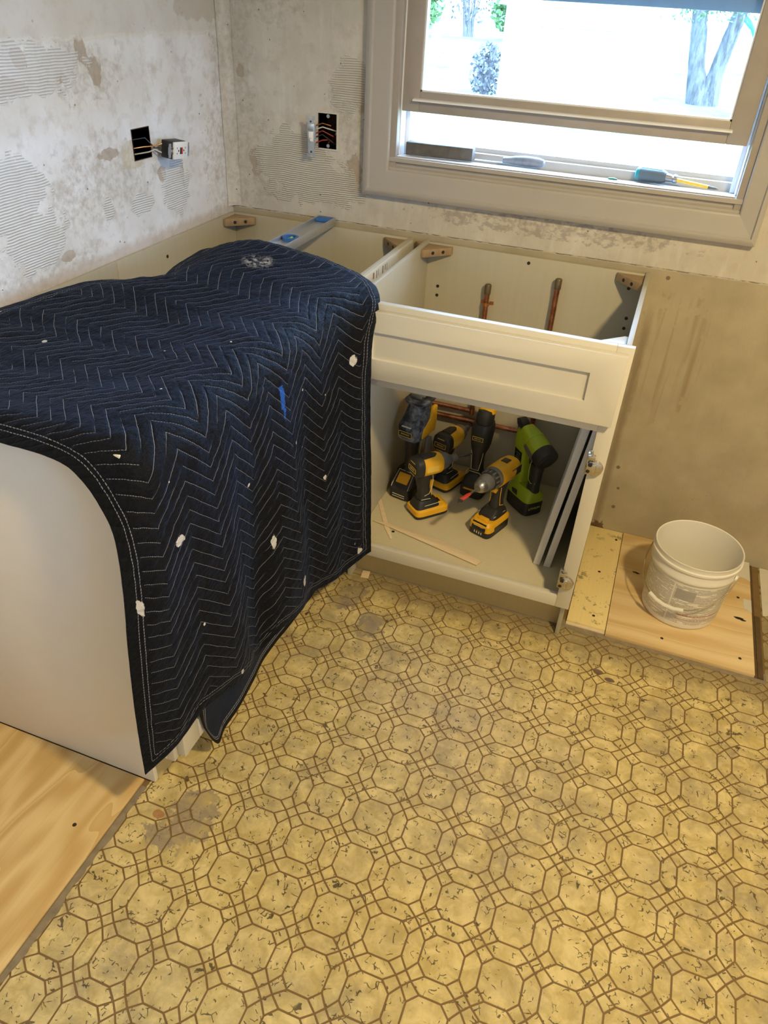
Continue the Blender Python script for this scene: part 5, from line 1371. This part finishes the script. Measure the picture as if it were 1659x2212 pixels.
def nailer():
    t = thing('nail_gun', (1.104, -0.172, ZF), 'lime green cordless nail gun with black round end cap at the right', 'nail gun', math.radians(137))
    # +X toward the nose side; the magazine runs up the +X side, grip at -X
    part(B().loft([((0, 0, 0), 0.056, 0.036, 5), ((0, 0, 0.004), 0.059, 0.039, 5), ((0, 0, 0.050), 0.060, 0.040, 5), ((0, 0, 0.056), 0.058, 0.038, 5)], n=36), 'battery', M_TOOLBLK, t, world=False)
    part(B().loft([((0, 0, 0.052), 0.0605, 0.0405, 5), ((0, 0, 0.066), 0.060, 0.040, 4.5), ((-0.002, 0, 0.080), 0.054, 0.034, 3.4), ((-0.008, 0, 0.092), 0.040, 0.024, 2.8)], n=36), 'foot', M_GREEN, t, world=False)
    part(B().loft([((-0.030, 0, 0.080), 0.024, 0.021, 2.6), ((-0.032, 0, 0.105), 0.021, 0.0175, 2.4), ((-0.034, 0, 0.150), 0.021, 0.0175, 2.4), ((-0.034, 0, 0.185), 0.026, 0.020, 2.4)], n=28), 'grip', M_TOOLBLK, t, world=False)
    part(B().loft([((0.034, 0, 0.070), 0.024, 0.024, 4), ((0.037, 0, 0.110), 0.026, 0.024, 4), ((0.043, 0, 0.19), 0.030, 0.026, 4), ((0.046, 0, 0.235), 0.031, 0.027, 4), ((0.048, 0, 0.266), 0.028, 0.025, 3.5)], n=30), 'front_housing', M_GREEN, t, world=False)
    part(B().prism([(0.058, 0.085), (0.070, 0.085), (0.090, 0.285), (0.074, 0.285)], 'y', -0.010, 0.010), 'magazine', M_TOOLGRY, t, 0.001, world=False)
    part(B().prism([(0.050, 0.262), (0.088, 0.272), (0.094, 0.292), (0.078, 0.300), (0.056, 0.288)], 'y', -0.014, 0.014), 'nose', M_TOOLBLK, t, 0.003, world=False)
    # motor barrel slopes from the nose down to the rear cap
    d = Vector((-0.93, 0, -0.36)).normalized(); p0 = Vector((0.052, 0, 0.268))
    U = Vector((0, 1, 0)); V = d.cross(U).normalized()
    sec = lambda pr: B().loft([(p0 + d * s_, r, r, e) for s_, r, e in pr], U, V, 32)
    part(sec([(0.0, 0.024, 3), (0.03, 0.030, 2.8), (0.07, 0.034, 2.5), (0.102, 0.0355, 2.2)]), 'barrel', M_GREEN, t, world=False)
    part(sec([(0.100, 0.0375, 2), (0.104, 0.0395, 2), (0.132, 0.0395, 2), (0.137, 0.0380, 2), (0.140, 0.030, 2), (0.141, 0.0295, 2)]), 'end_cap', M_TOOLBLK, t, world=False)
    part(sec([(0.046, 0.0335, 2.6), (0.050, 0.0342, 2.6), (0.054, 0.0338, 2.6)]), 'barrel_band', M_GREEN, t, world=False)
    for s_ in (-1, 1):
        part(B().prism([(-0.045, 0.205), (-0.010, 0.222), (0.010, 0.236), (0.006, 0.246), (-0.050, 0.226)], 'y', s_ * 0.030, s_ * 0.036), 'side_panel', M_TOOLGRY, t, 0.001, world=False)
        part(B().prism([(0.022, 0.15), (0.056, 0.155), (0.060, 0.205), (0.024, 0.200)], 'y', s_ * 0.0240, s_ * 0.0272), 'info_label', M_LABELBLK, t, world=False)
        for k in range(5):
            part(B().box(0.028, s_ * 0.0272, 0.160 + 0.008 * k, 0.052 - 0.004 * (k % 2), s_ * 0.0276, 0.162 + 0.008 * k), 'label_line', M_GREYM, t, world=False)
        for zz in (0.118, 0.126):
            for xx in (0.026, 0.044):
                part(B().box(xx, s_ * 0.0238, zz, xx + 0.012, s_ * 0.0256, zz + 0.0026), 'vent_slot', M_LABELBLK, t, world=False)
        seam(t, [(-0.020, s_ * 0.0175, 0.190), (-0.015, s_ * 0.0165, 0.15), (-0.020, s_ * 0.0172, 0.125), (-0.036, s_ * 0.0182, 0.117), (-0.050, s_ * 0.011, 0.122)], 0.0011, M_GPRINT)
        part(B().prism([(-0.006, 0.058), (0.022, 0.058), (0.026, 0.072), (0.000, 0.076)], 'y', s_ * 0.0385, s_ * 0.0412), 'battery_latch', M_TOOLBLK, t, 0.001, world=False)
    part(B().prism([(-0.010, 0.172), (0.004, 0.168), (0.006, 0.190), (-0.008, 0.195)], 'y', -0.007, 0.007), 'trigger', M_TOOLBLK, t, 0.002, world=False)
    M = frameM((-0.0606, 0.004, 0.030), (0, -1, 0), (0, 0, 1))
    lettering('LITHIUM', 0.012, M_GPRINT, t, M)
    t.scale = (0.95, 0.95, 0.96)
nailer()

# wooden shims lying on the cabinet floor
t = part(B().prism([(0.655, -0.325), (0.672, -0.33), (0.775, -0.512), (0.770, -0.516), (0.735, -0.47)], 'z', 0.1352, 0.1375), 'wood_shim', M_SHIM, None, 0.0004); tag(t, 'short pointed wood shim lying by the blanket inside the cabinet', 'shim')
t = part(B().prism([(0.690, -0.452), (0.745, -0.447), (0.925, -0.466), (1.052, -0.512), (1.042, -0.534), (0.745, -0.462)], 'z', 0.1376, 0.1402), 'wood_shim', M_SHIM, None, 0.0004); tag(t, 'long wood shim lying across the cabinet floor in front of the tools', 'shim')
t = part(B().box(-0.012, -0.016, 0, 0.012, 0.016, 0.003, Matrix.Translation((0.708, -0.548, 0.0002)) @ Matrix.Rotation(0.15, 4, 'Z')), 'wood_chip', M_SHIM, None, 0.0004); tag(t, 'small wood chip on the vinyl below the toe kick', 'wood chip')

# ------------------------------------------------------------------ bucket
BC = Vector((1.626, -0.316, 0.0117))
t = thing('bucket', BC, 'white plastic bucket with printed label and wire handle', 'bucket')
M_BUCK = plain('white_bucket_plastic', (0.80, 0.77, 0.70), 0.38, var=0.04, vs=12)
def rb(z): return 0.106 + (0.1165 - 0.106) * z / 0.2
part(B().lathe([(0, 0.0), (0.098, 0.0), (0.1045, 0.003), (rb(0.01), 0.010), (rb(0.17), 0.170), (0.1185, 0.172), (0.1195, 0.176), (0.1195, 0.183), (0.1178, 0.186), (0.1185, 0.206), (0.1222, 0.207), (0.1230, 0.211), (0.1228, 0.214), (0.1190, 0.216), (0.1192, 0.228), (0.1205, 0.231), (0.1195, 0.2325), (0.1165, 0.231),
                (0.1150, 0.20), (0.1035, 0.012), (0.09, 0.006), (0, 0.006)], (0, 0, 0), 'z', 72), 'pail', M_BUCK, t, world=False, ang=50)
M_PASTE = plain('dried_compound', (0.78, 0.74, 0.62), 0.7, var=0.08, vs=25, bump=0.5, bs=30)
rs = B(); vs = []; fs = []
nr, na = 8, 48
for i in range(nr + 1):
    for k in range(na):
        r = 0.1037 * i / nr; a = 2 * math.pi * k / na
        vs.append((r * math.cos(a), r * math.sin(a), 0.014 + 0.012 * (i / nr) ** 3 * (1 + math.sin(a + 0.6)) + 0.004 * noise.noise((r * 30 * math.cos(a), r * 30 * math.sin(a), 0))))
for i in range(nr):
    for k in range(na):
        fs.append((i * na + k, i * na + (k + 1) % na, (i + 1) * na + (k + 1) % na, (i + 1) * na + k))
part(B().add(vs, fs), 'compound_residue', M_PASTE, t, world=False)
# printed wrap
def wrap_mat():
    q = NT('printed_wrap')
    o_ = q.obj(); xyz = q.sep(o_)
    ang_ = q.math('ARCTAN2', xyz[1], xyz[0]); z = xyz[2]
    zz = z
    line = q.math('GREATER_THAN', q.math('FRACT', q.math('DIVIDE', zz, 0.0042)), 0.42)
    zq = q.math('FLOOR', q.math('DIVIDE', zz, 0.0042))
    cv2 = q.n('ShaderNodeCombineXYZ'); q.put(cv2.inputs[0], q.math('MULTIPLY', ang_, 55.0)); q.put(cv2.inputs[1], q.math('MULTIPLY', zq, 13.7))
    word = q.rng(q.noise(cv2.outputs[0], 1.0, 1), 0.34, 0.40)
    cv3 = q.n('ShaderNodeCombineXYZ'); q.put(cv3.inputs[0], q.math('MULTIPLY', ang_, 2.5)); q.put(cv3.inputs[1], q.math('MULTIPLY', zq, 5.3))
    para = q.rng(q.noise(cv3.outputs[0], 1.0, 1), 0.38, 0.42)
    ink = q.math('MULTIPLY', q.math('MULTIPLY', line, word), para)
    a1 = q.math('ADD', ang_, 1.95)
    colb = q.math('LESS_THAN', q.math('ABSOLUTE', a1), 0.018)
    blk = q.math('MULTIPLY', q.math('LESS_THAN', q.math('ABSOLUTE', q.math('SUBTRACT', a1, 0.30)), 0.24), q.math('LESS_THAN', q.math('ABSOLUTE', q.math('SUBTRACT', z, 0.128)), 0.018))
    ink = q.math('MAXIMUM', ink, q.math('MULTIPLY', blk, 0.9))
    col = q.mix(q.math('MULTIPLY', ink, 0.72), (0.80, 0.77, 0.70), (0.20, 0.18, 0.17))
    col = q.mix(colb, col, (0.80, 0.77, 0.70))
    red = q.math('MULTIPLY', q.math('MULTIPLY', q.math('GREATER_THAN', a1, 0.25), word), q.math('ADD', q.math('LESS_THAN', q.math('ABSOLUTE', q.math('SUBTRACT', z, 0.056)), 0.0012), q.math('LESS_THAN', q.math('ABSOLUTE', q.math('SUBTRACT', z, 0.040)), 0.0012)))
    col = q.mix(red, col, (0.45, 0.10, 0.06))
    return q.done(col, 0.4)
part(B().lathe([(rb(0.022) + 0.0004, 0.022), (rb(0.160) + 0.0004, 0.160)], (0, 0, 0), 'z', 72), 'printed_label', wrap_mat(), t, world=False)
# wire handle hanging in front, with ears
ha = math.radians(-24)          # ear axis direction
e1 = Vector((math.cos(ha), math.sin(ha), 0)) * 0.1235; perp = Vector((math.sin(ha), -math.cos(ha), 0))
hp = []
for k in range(33):
    a = math.pi * k / 32
    ext = math.sin(a)
    rr = 0.1245 + 0.010 * ext
    q = e1.normalized() * math.cos(a) * rr + perp * math.sin(a) * rr
    hp.append((q.x, q.y, 0.184 - 0.098 * ext ** 0.9))
hd = thing('handle', (0, 0, 0)); hd.parent = t
part(B().tube(hp, 0.0018, 8), 'wire', plain('handle_wire', (0.55, 0.50, 0.36), 0.25, 1.0, var=0.1), hd, world=False)
mid = hp[12:22]
part(B().tube([hp[12], hp[14], hp[16], hp[18], hp[20]], 0.0062, 14), 'plastic_grip', M_BUCK, hd, world=False)
for s_ in (-1, 1):
    q = e1 * s_
    part(B().lathe([(0.009, 0), (0.008, 0.006), (0.0, 0.0065)], (0, 0, 0), 'z', 18, frameM((q.x * 0.965, q.y * 0.965, 0.184), (-s_ * math.sin(ha), s_ * math.cos(ha), 0), (0, 0, 1))), 'ear', M_BUCK, t, world=False)

# ------------------------------------------------------------------ ceiling lamp (out of the picture) and its light
t = thing('ceiling_lamp', (LAMP.x, LAMP.y, CZ), 'warm ceiling lamp with a glass bowl', 'lamp')
part(B().lathe([(0.0, 0), (0.09, 0), (0.09, -0.03), (0.02, -0.035), (0.02, -0.06), (0.0, -0.06)], (0, 0, 0), 'z', 32), 'canopy', M_ALU, t, world=False)
mb = NT('lamp_bulb'); mb.b.inputs['Emission Color'].default_value = (*LAMP_C, 1); mb.b.inputs['Emission Strength'].default_value = 3.0
part(B().lathe([(0.0, 0.05), (0.03, 0.04), (0.05, 0.0), (0.03, -0.04), (0.0, -0.05)], (0, 0, -0.11), 'z', 24), 'bulb', mb.m, t, world=False)
pl = bpy.data.lights.new('lamp_light', 'SPOT')
pl.energy = LAMP_E * 4; pl.color = LAMP_C; pl.shadow_soft_size = 0.07; pl.spot_size = math.radians(170); pl.spot_blend = 0.5
po = bpy.data.objects.new('lamp_light', pl); COL.objects.link(po); po.parent = t; po.location = (0, 0, LAMP.z - CZ)

# ------------------------------------------------------------------ outdoors
GZ0 = -0.80
tl = NT('lawn_grass')
P = tl.pos()
pt = tl.noise(P, 0.35, 4, 0.6); pf = tl.noise(P, 3.0, 5, 0.7)
lc_ = tl.mix(tl.rng(pt, 0.35, 0.65), (0.05, 0.085, 0.03), (0.14, 0.16, 0.08))
lc_ = tl.mix(tl.math('MULTIPLY', tl.rng(pf, 0.45, 0.7), 0.6), lc_, (0.20, 0.20, 0.13))
M_LAWN = tl.done(lc_, 0.9, 0, tl.bump(pf, 0.6, 0.05))
lv = []; lf = []
xs = np.linspace(-60, 60, 61); ys = np.concatenate([np.linspace(-40, -1, 14), np.linspace(0.3, 40, 41), np.linspace(45, 150, 12)])
for y in ys:
    for x in xs:
        lv.append((x, y, GZ0 + 0.04 * noise.noise((x * 0.4, y * 0.4, 0)) * max(0, min(1, y / 5))))
for j in range(len(ys) - 1):
    for i in range(len(xs) - 1):
        a = j * len(xs) + i
        lf.append((a, a + 1, a + 1 + len(xs), a + len(xs)))
o = part(B().add(lv, lf), 'lawn', M_LAWN); tag(o, 'sunlit lawn behind the house', None, kind='structure')

M_SHED = plain('shed_white', (0.82, 0.83, 0.84), 0.6, var=0.03, vs=3)
M_SHEDTRIM = plain('shed_trim', (0.40, 0.45, 0.50), 0.6, var=0.05)
M_ROOF = plain('shed_shingle', (0.22, 0.22, 0.23), 0.9, var=0.3, vs=4)
t = thing('garden_shed', (-1.2, 16.0, GZ0), 'white garden shed standing on the lawn', 'shed')
sx0, sx1, sy0, sy1, szt = -2.78, 0.30, 16.0, 20.0, 1.30
part(B().box(sx0, sy0, GZ0, sx1, sy1, szt), 'wall', M_SHED, t, smooth=False)
part(B().prism([(sx0 - 0.15, szt), (sx0 + 0.5, szt + 1.3), ((sx0 + sx1) / 2, szt + 2.0), (sx1 - 0.5, szt + 1.3), (sx1 + 0.15, szt)], 'y', sy0 - 0.12, sy1 + 0.12), 'gable_roof', M_SHED, t, smooth=False)
part(B().prism([(sx1 - 0.02, szt - 0.02), (sx1 + 0.10, szt - 0.02), (sx1 - 0.10, szt + 0.9), (sx1 - 0.20, szt + 0.9)], 'y', sy0 - 0.16, sy0 - 0.121), 'eave_trim', M_SHEDTRIM, t, smooth=False)
part(B().box(sx1 - 0.02, sy0 - 0.02, GZ0, sx1 + 0.02, sy0 + 0.04, szt - 0.03), 'corner_board', M_SHEDTRIM, t, smooth=False)
d = thing('door', (0, 0, 0)); d.parent = t; d.location = Vector((-1.3, sy0, GZ0 + 0.1)) - Vector(t.location)
part(B().box(-2.15, sy0 - 0.04, GZ0 + 0.1, -1.29, sy0, 0.95), 'leaf', M_SHED, d)
part(B().box(-1.27, sy0 - 0.04, GZ0 + 0.1, -0.42, sy0, 0.95), 'leaf', M_SHED, d)
part(B().box(-1.22, sy0 - 0.09, 0.30, -1.16, sy0 - 0.04, 0.36), 'handle', M_SHEDTRIM, d)
part(B().box(-2.2, sy0 - 0.05, 0.96, -0.37, sy0, 1.02), 'lintel', M_SHEDTRIM, d)

def bark():
    q = NT('tree_bark')
    P = q.pos()
    f = q.noise(q.mapv(P, (8, 8, 1.6)), 1.0, 5, 0.7)
    return q.done(q.mix(q.rng(f, 0.35, 0.7), (0.05, 0.043, 0.037), (0.20, 0.175, 0.15)), 0.9, 0, q.bump(f, 1.0, 0.06))
M_BARK = bark()
M_LEAF = plain('tree_leaf', (0.09, 0.17, 0.05), 0.7, var=0.4, vs=2)
M_LEAF2 = plain('shrub_leaf', (0.16, 0.26, 0.08), 0.7, var=0.4, vs=2)
M_TWIG = plain('bare_twig', (0.16, 0.13, 0.12), 0.8, var=0.2, vs=2)
def leaves(c, rad, n, size, seed):
    r = random.Random(seed); vs = []; fs = []
    for _ in range(n):
        while True:
            p = Vector((r.uniform(-1, 1), r.uniform(-1, 1), r.uniform(-1, 1)))
            if 0.25 < p.length < 1: break
        p = Vector((p.x * rad[0], p.y * rad[1], p.z * rad[2])) + Vector(c)
        a = Vector((r.uniform(-1, 1), r.uniform(-1, 1), r.uniform(-1, 1))).normalized() * size
        b_ = a.cross(Vector((r.uniform(-1, 1), r.uniform(-1, 1), r.uniform(-1, 1)))).normalized() * size * 0.6
        o_ = len(vs)
        vs += [tuple(p - a), tuple(p + b_), tuple(p + a), tuple(p - b_)]
        fs.append((o_, o_ + 1, o_ + 2, o_ + 3))
    return B().add(vs, fs)
t = thing('tree', (1.43, 23.1, GZ0), 'tree with two rough trunks forking from the ground right of the shed', 'tree')
def trunk(pts, rs_):
    n = 40; path = []; rad = []
    A = np.array(pts)
    for k in range(n + 1):
        q = cr(A, k / n * (len(pts) - 1))
        path.append(tuple(q)); rad.append(float(np.interp(k / n, np.linspace(0, 1, len(rs_)), rs_)) * (1 + 0.10 * noise.noise((0, 0, k * 0.7))))
    return B().tube(path, rad, 16)
part(trunk([(1.42, 23.1, GZ0 - 0.1), (1.13, 23.1, 0.02), (0.98, 23.1, 0.77), (0.85, 23.1, 1.4), (0.5, 23.0, 3.5), (0.1, 23, 6)], [0.36, 0.22, 0.21, 0.19, 0.15, 0.08]), 'trunk', M_BARK, t)
part(trunk([(1.60, 23.1, GZ0 - 0.1), (1.66, 23.1, -0.05), (1.75, 23.1, 0.6), (1.87, 23.1, 1.34), (2.1, 23.1, 2.6), (2.6, 23, 5.0)], [0.36, 0.20, 0.19, 0.18, 0.15, 0.08]), 'trunk', M_BARK, t)
for k, (a, b_) in enumerate((((0.85, 23.1, 1.40), (0.1, 22.6, 1.30)), ((0.86, 23.1, 1.25), (1.5, 22.7, 1.35)), ((2.0, 23.1, 2.0), (2.7, 22.8, 1.2)), ((0.7, 23.1, 2.2), (-0.4, 22.8, 1.2)))):
    q = Vector(a).lerp(Vector(b_), 0.5) + Vector((0, 0, 0.15))
    part(B().tube([a, tuple(q), b_], [0.05, 0.035, 0.012], 8), 'branch', M_BARK, t)
part(leaves((1.0, 22.8, 1.38), (1.8, 0.8, 0.28), 220, 0.06, 3).add(*(lambda z: (z.v, z.f))(leaves((1.8, 23, 4.5), (3.5, 3, 2.4), 1200, 0.14, 4))), 'foliage', M_LEAF, t, smooth=False, kind='stuff')
def bush(nm, c, rad, label, mat, seed, n=700, size=0.16, stems=6):
    t_ = thing(nm, (c[0], c[1], GZ0), label, 'shrub')
    part(leaves(c, rad, n, size, seed), 'foliage', mat, t_, smooth=False, kind='stuff')
    r = random.Random(seed)
    for k in range(stems):
        e = (c[0] + r.uniform(-0.6, 0.6) * rad[0], c[1] + r.uniform(-0.4, 0.4) * rad[1], c[2] + rad[2] * r.uniform(0.4, 1.0))
        part(B().tube([(c[0] + r.uniform(-0.2, 0.2) * rad[0], c[1], GZ0 - 0.02), e], [0.05, 0.015], 6), 'stem', M_TWIG, t_)
bush('shrub', (-15.8, 48, 1.1), (2.2, 1.4, 1.9), 'rounded light green shrub at the far left of the lawn', M_LEAF2, 11, 1400, 0.22)
bush('shrub', (-12.6, 50, 1.6), (1.6, 1.0, 2.2), 'bare twiggy shrub between the two green ones', M_TWIG, 12, 260, 0.12, 22)
bush('shrub', (-9.7, 50, 0.9), (1.7, 1.2, 1.5), 'round green shrub farther along, left of the shed', M_LEAF2, 13, 1000, 0.2)
bush('shrub', (-7.2, 48, 1.0), (1.0, 1.0, 1.3), 'dark shrub just beside the shed roof edge', M_LEAF, 14, 700, 0.18)
bush('shrub', (-3.85, 19.2, -0.15), (0.42, 0.4, 0.65), 'low scruffy plant at the left foot of the shed', M_TWIG, 15, 420, 0.07, 10)
t = thing('pipe_post', (-8.05, 28.5, GZ0), 'white pipe post standing on the lawn at the left', 'post')
part(B().lathe([(0.0, 0), (0.17, 0), (0.17, 0.95), (0.155, 1.0), (0.155, 1.05), (0.0, 1.06)], (0, 0, 0), 'z', 24), 'pipe', M_SHED, t, world=False)
part(B().box(0.17, -0.06, 0.22, 0.26, 0.06, 0.36), 'valve', plain('post_red', (0.55, 0.12, 0.10), 0.5), t, 0.01, world=False)
t = thing('slide', (3.1, 35.5, GZ0), 'blue play slide beyond the forked tree', 'slide')
pth = [(2.35, 36.0, 1.02), (2.7, 36.0, 0.75), (3.0, 36.0, 0.30), (3.5, 36.0, 0.02), (4.2, 36.0, -0.1)]
vs = []; fs = []
for x, y, z in pth:
    vs += [(x, y - 0.35, z + 0.25), (x, y - 0.30, z), (x, y + 0.30, z), (x, y + 0.35, z + 0.25)]
for i in range(len(pth) - 1):
    for k in range(3):
        fs.append((4 * i + k, 4 * i + k + 1, 4 * i + 5 + k, 4 * i + 4 + k))
so = part(B().add(vs, fs), 'chute', plain('blue_slide', (0.01, 0.16, 0.50), 0.4), t)
sm = so.modifiers.new('thickness', 'SOLIDIFY'); sm.thickness = 0.05
part(B().tube([(2.4, 35.7, 0.95), (2.3, 35.7, GZ0)], 0.05, 8).tube([(2.4, 36.3, 0.95), (2.3, 36.3, GZ0)], 0.05, 8), 'post', M_SHED, t)
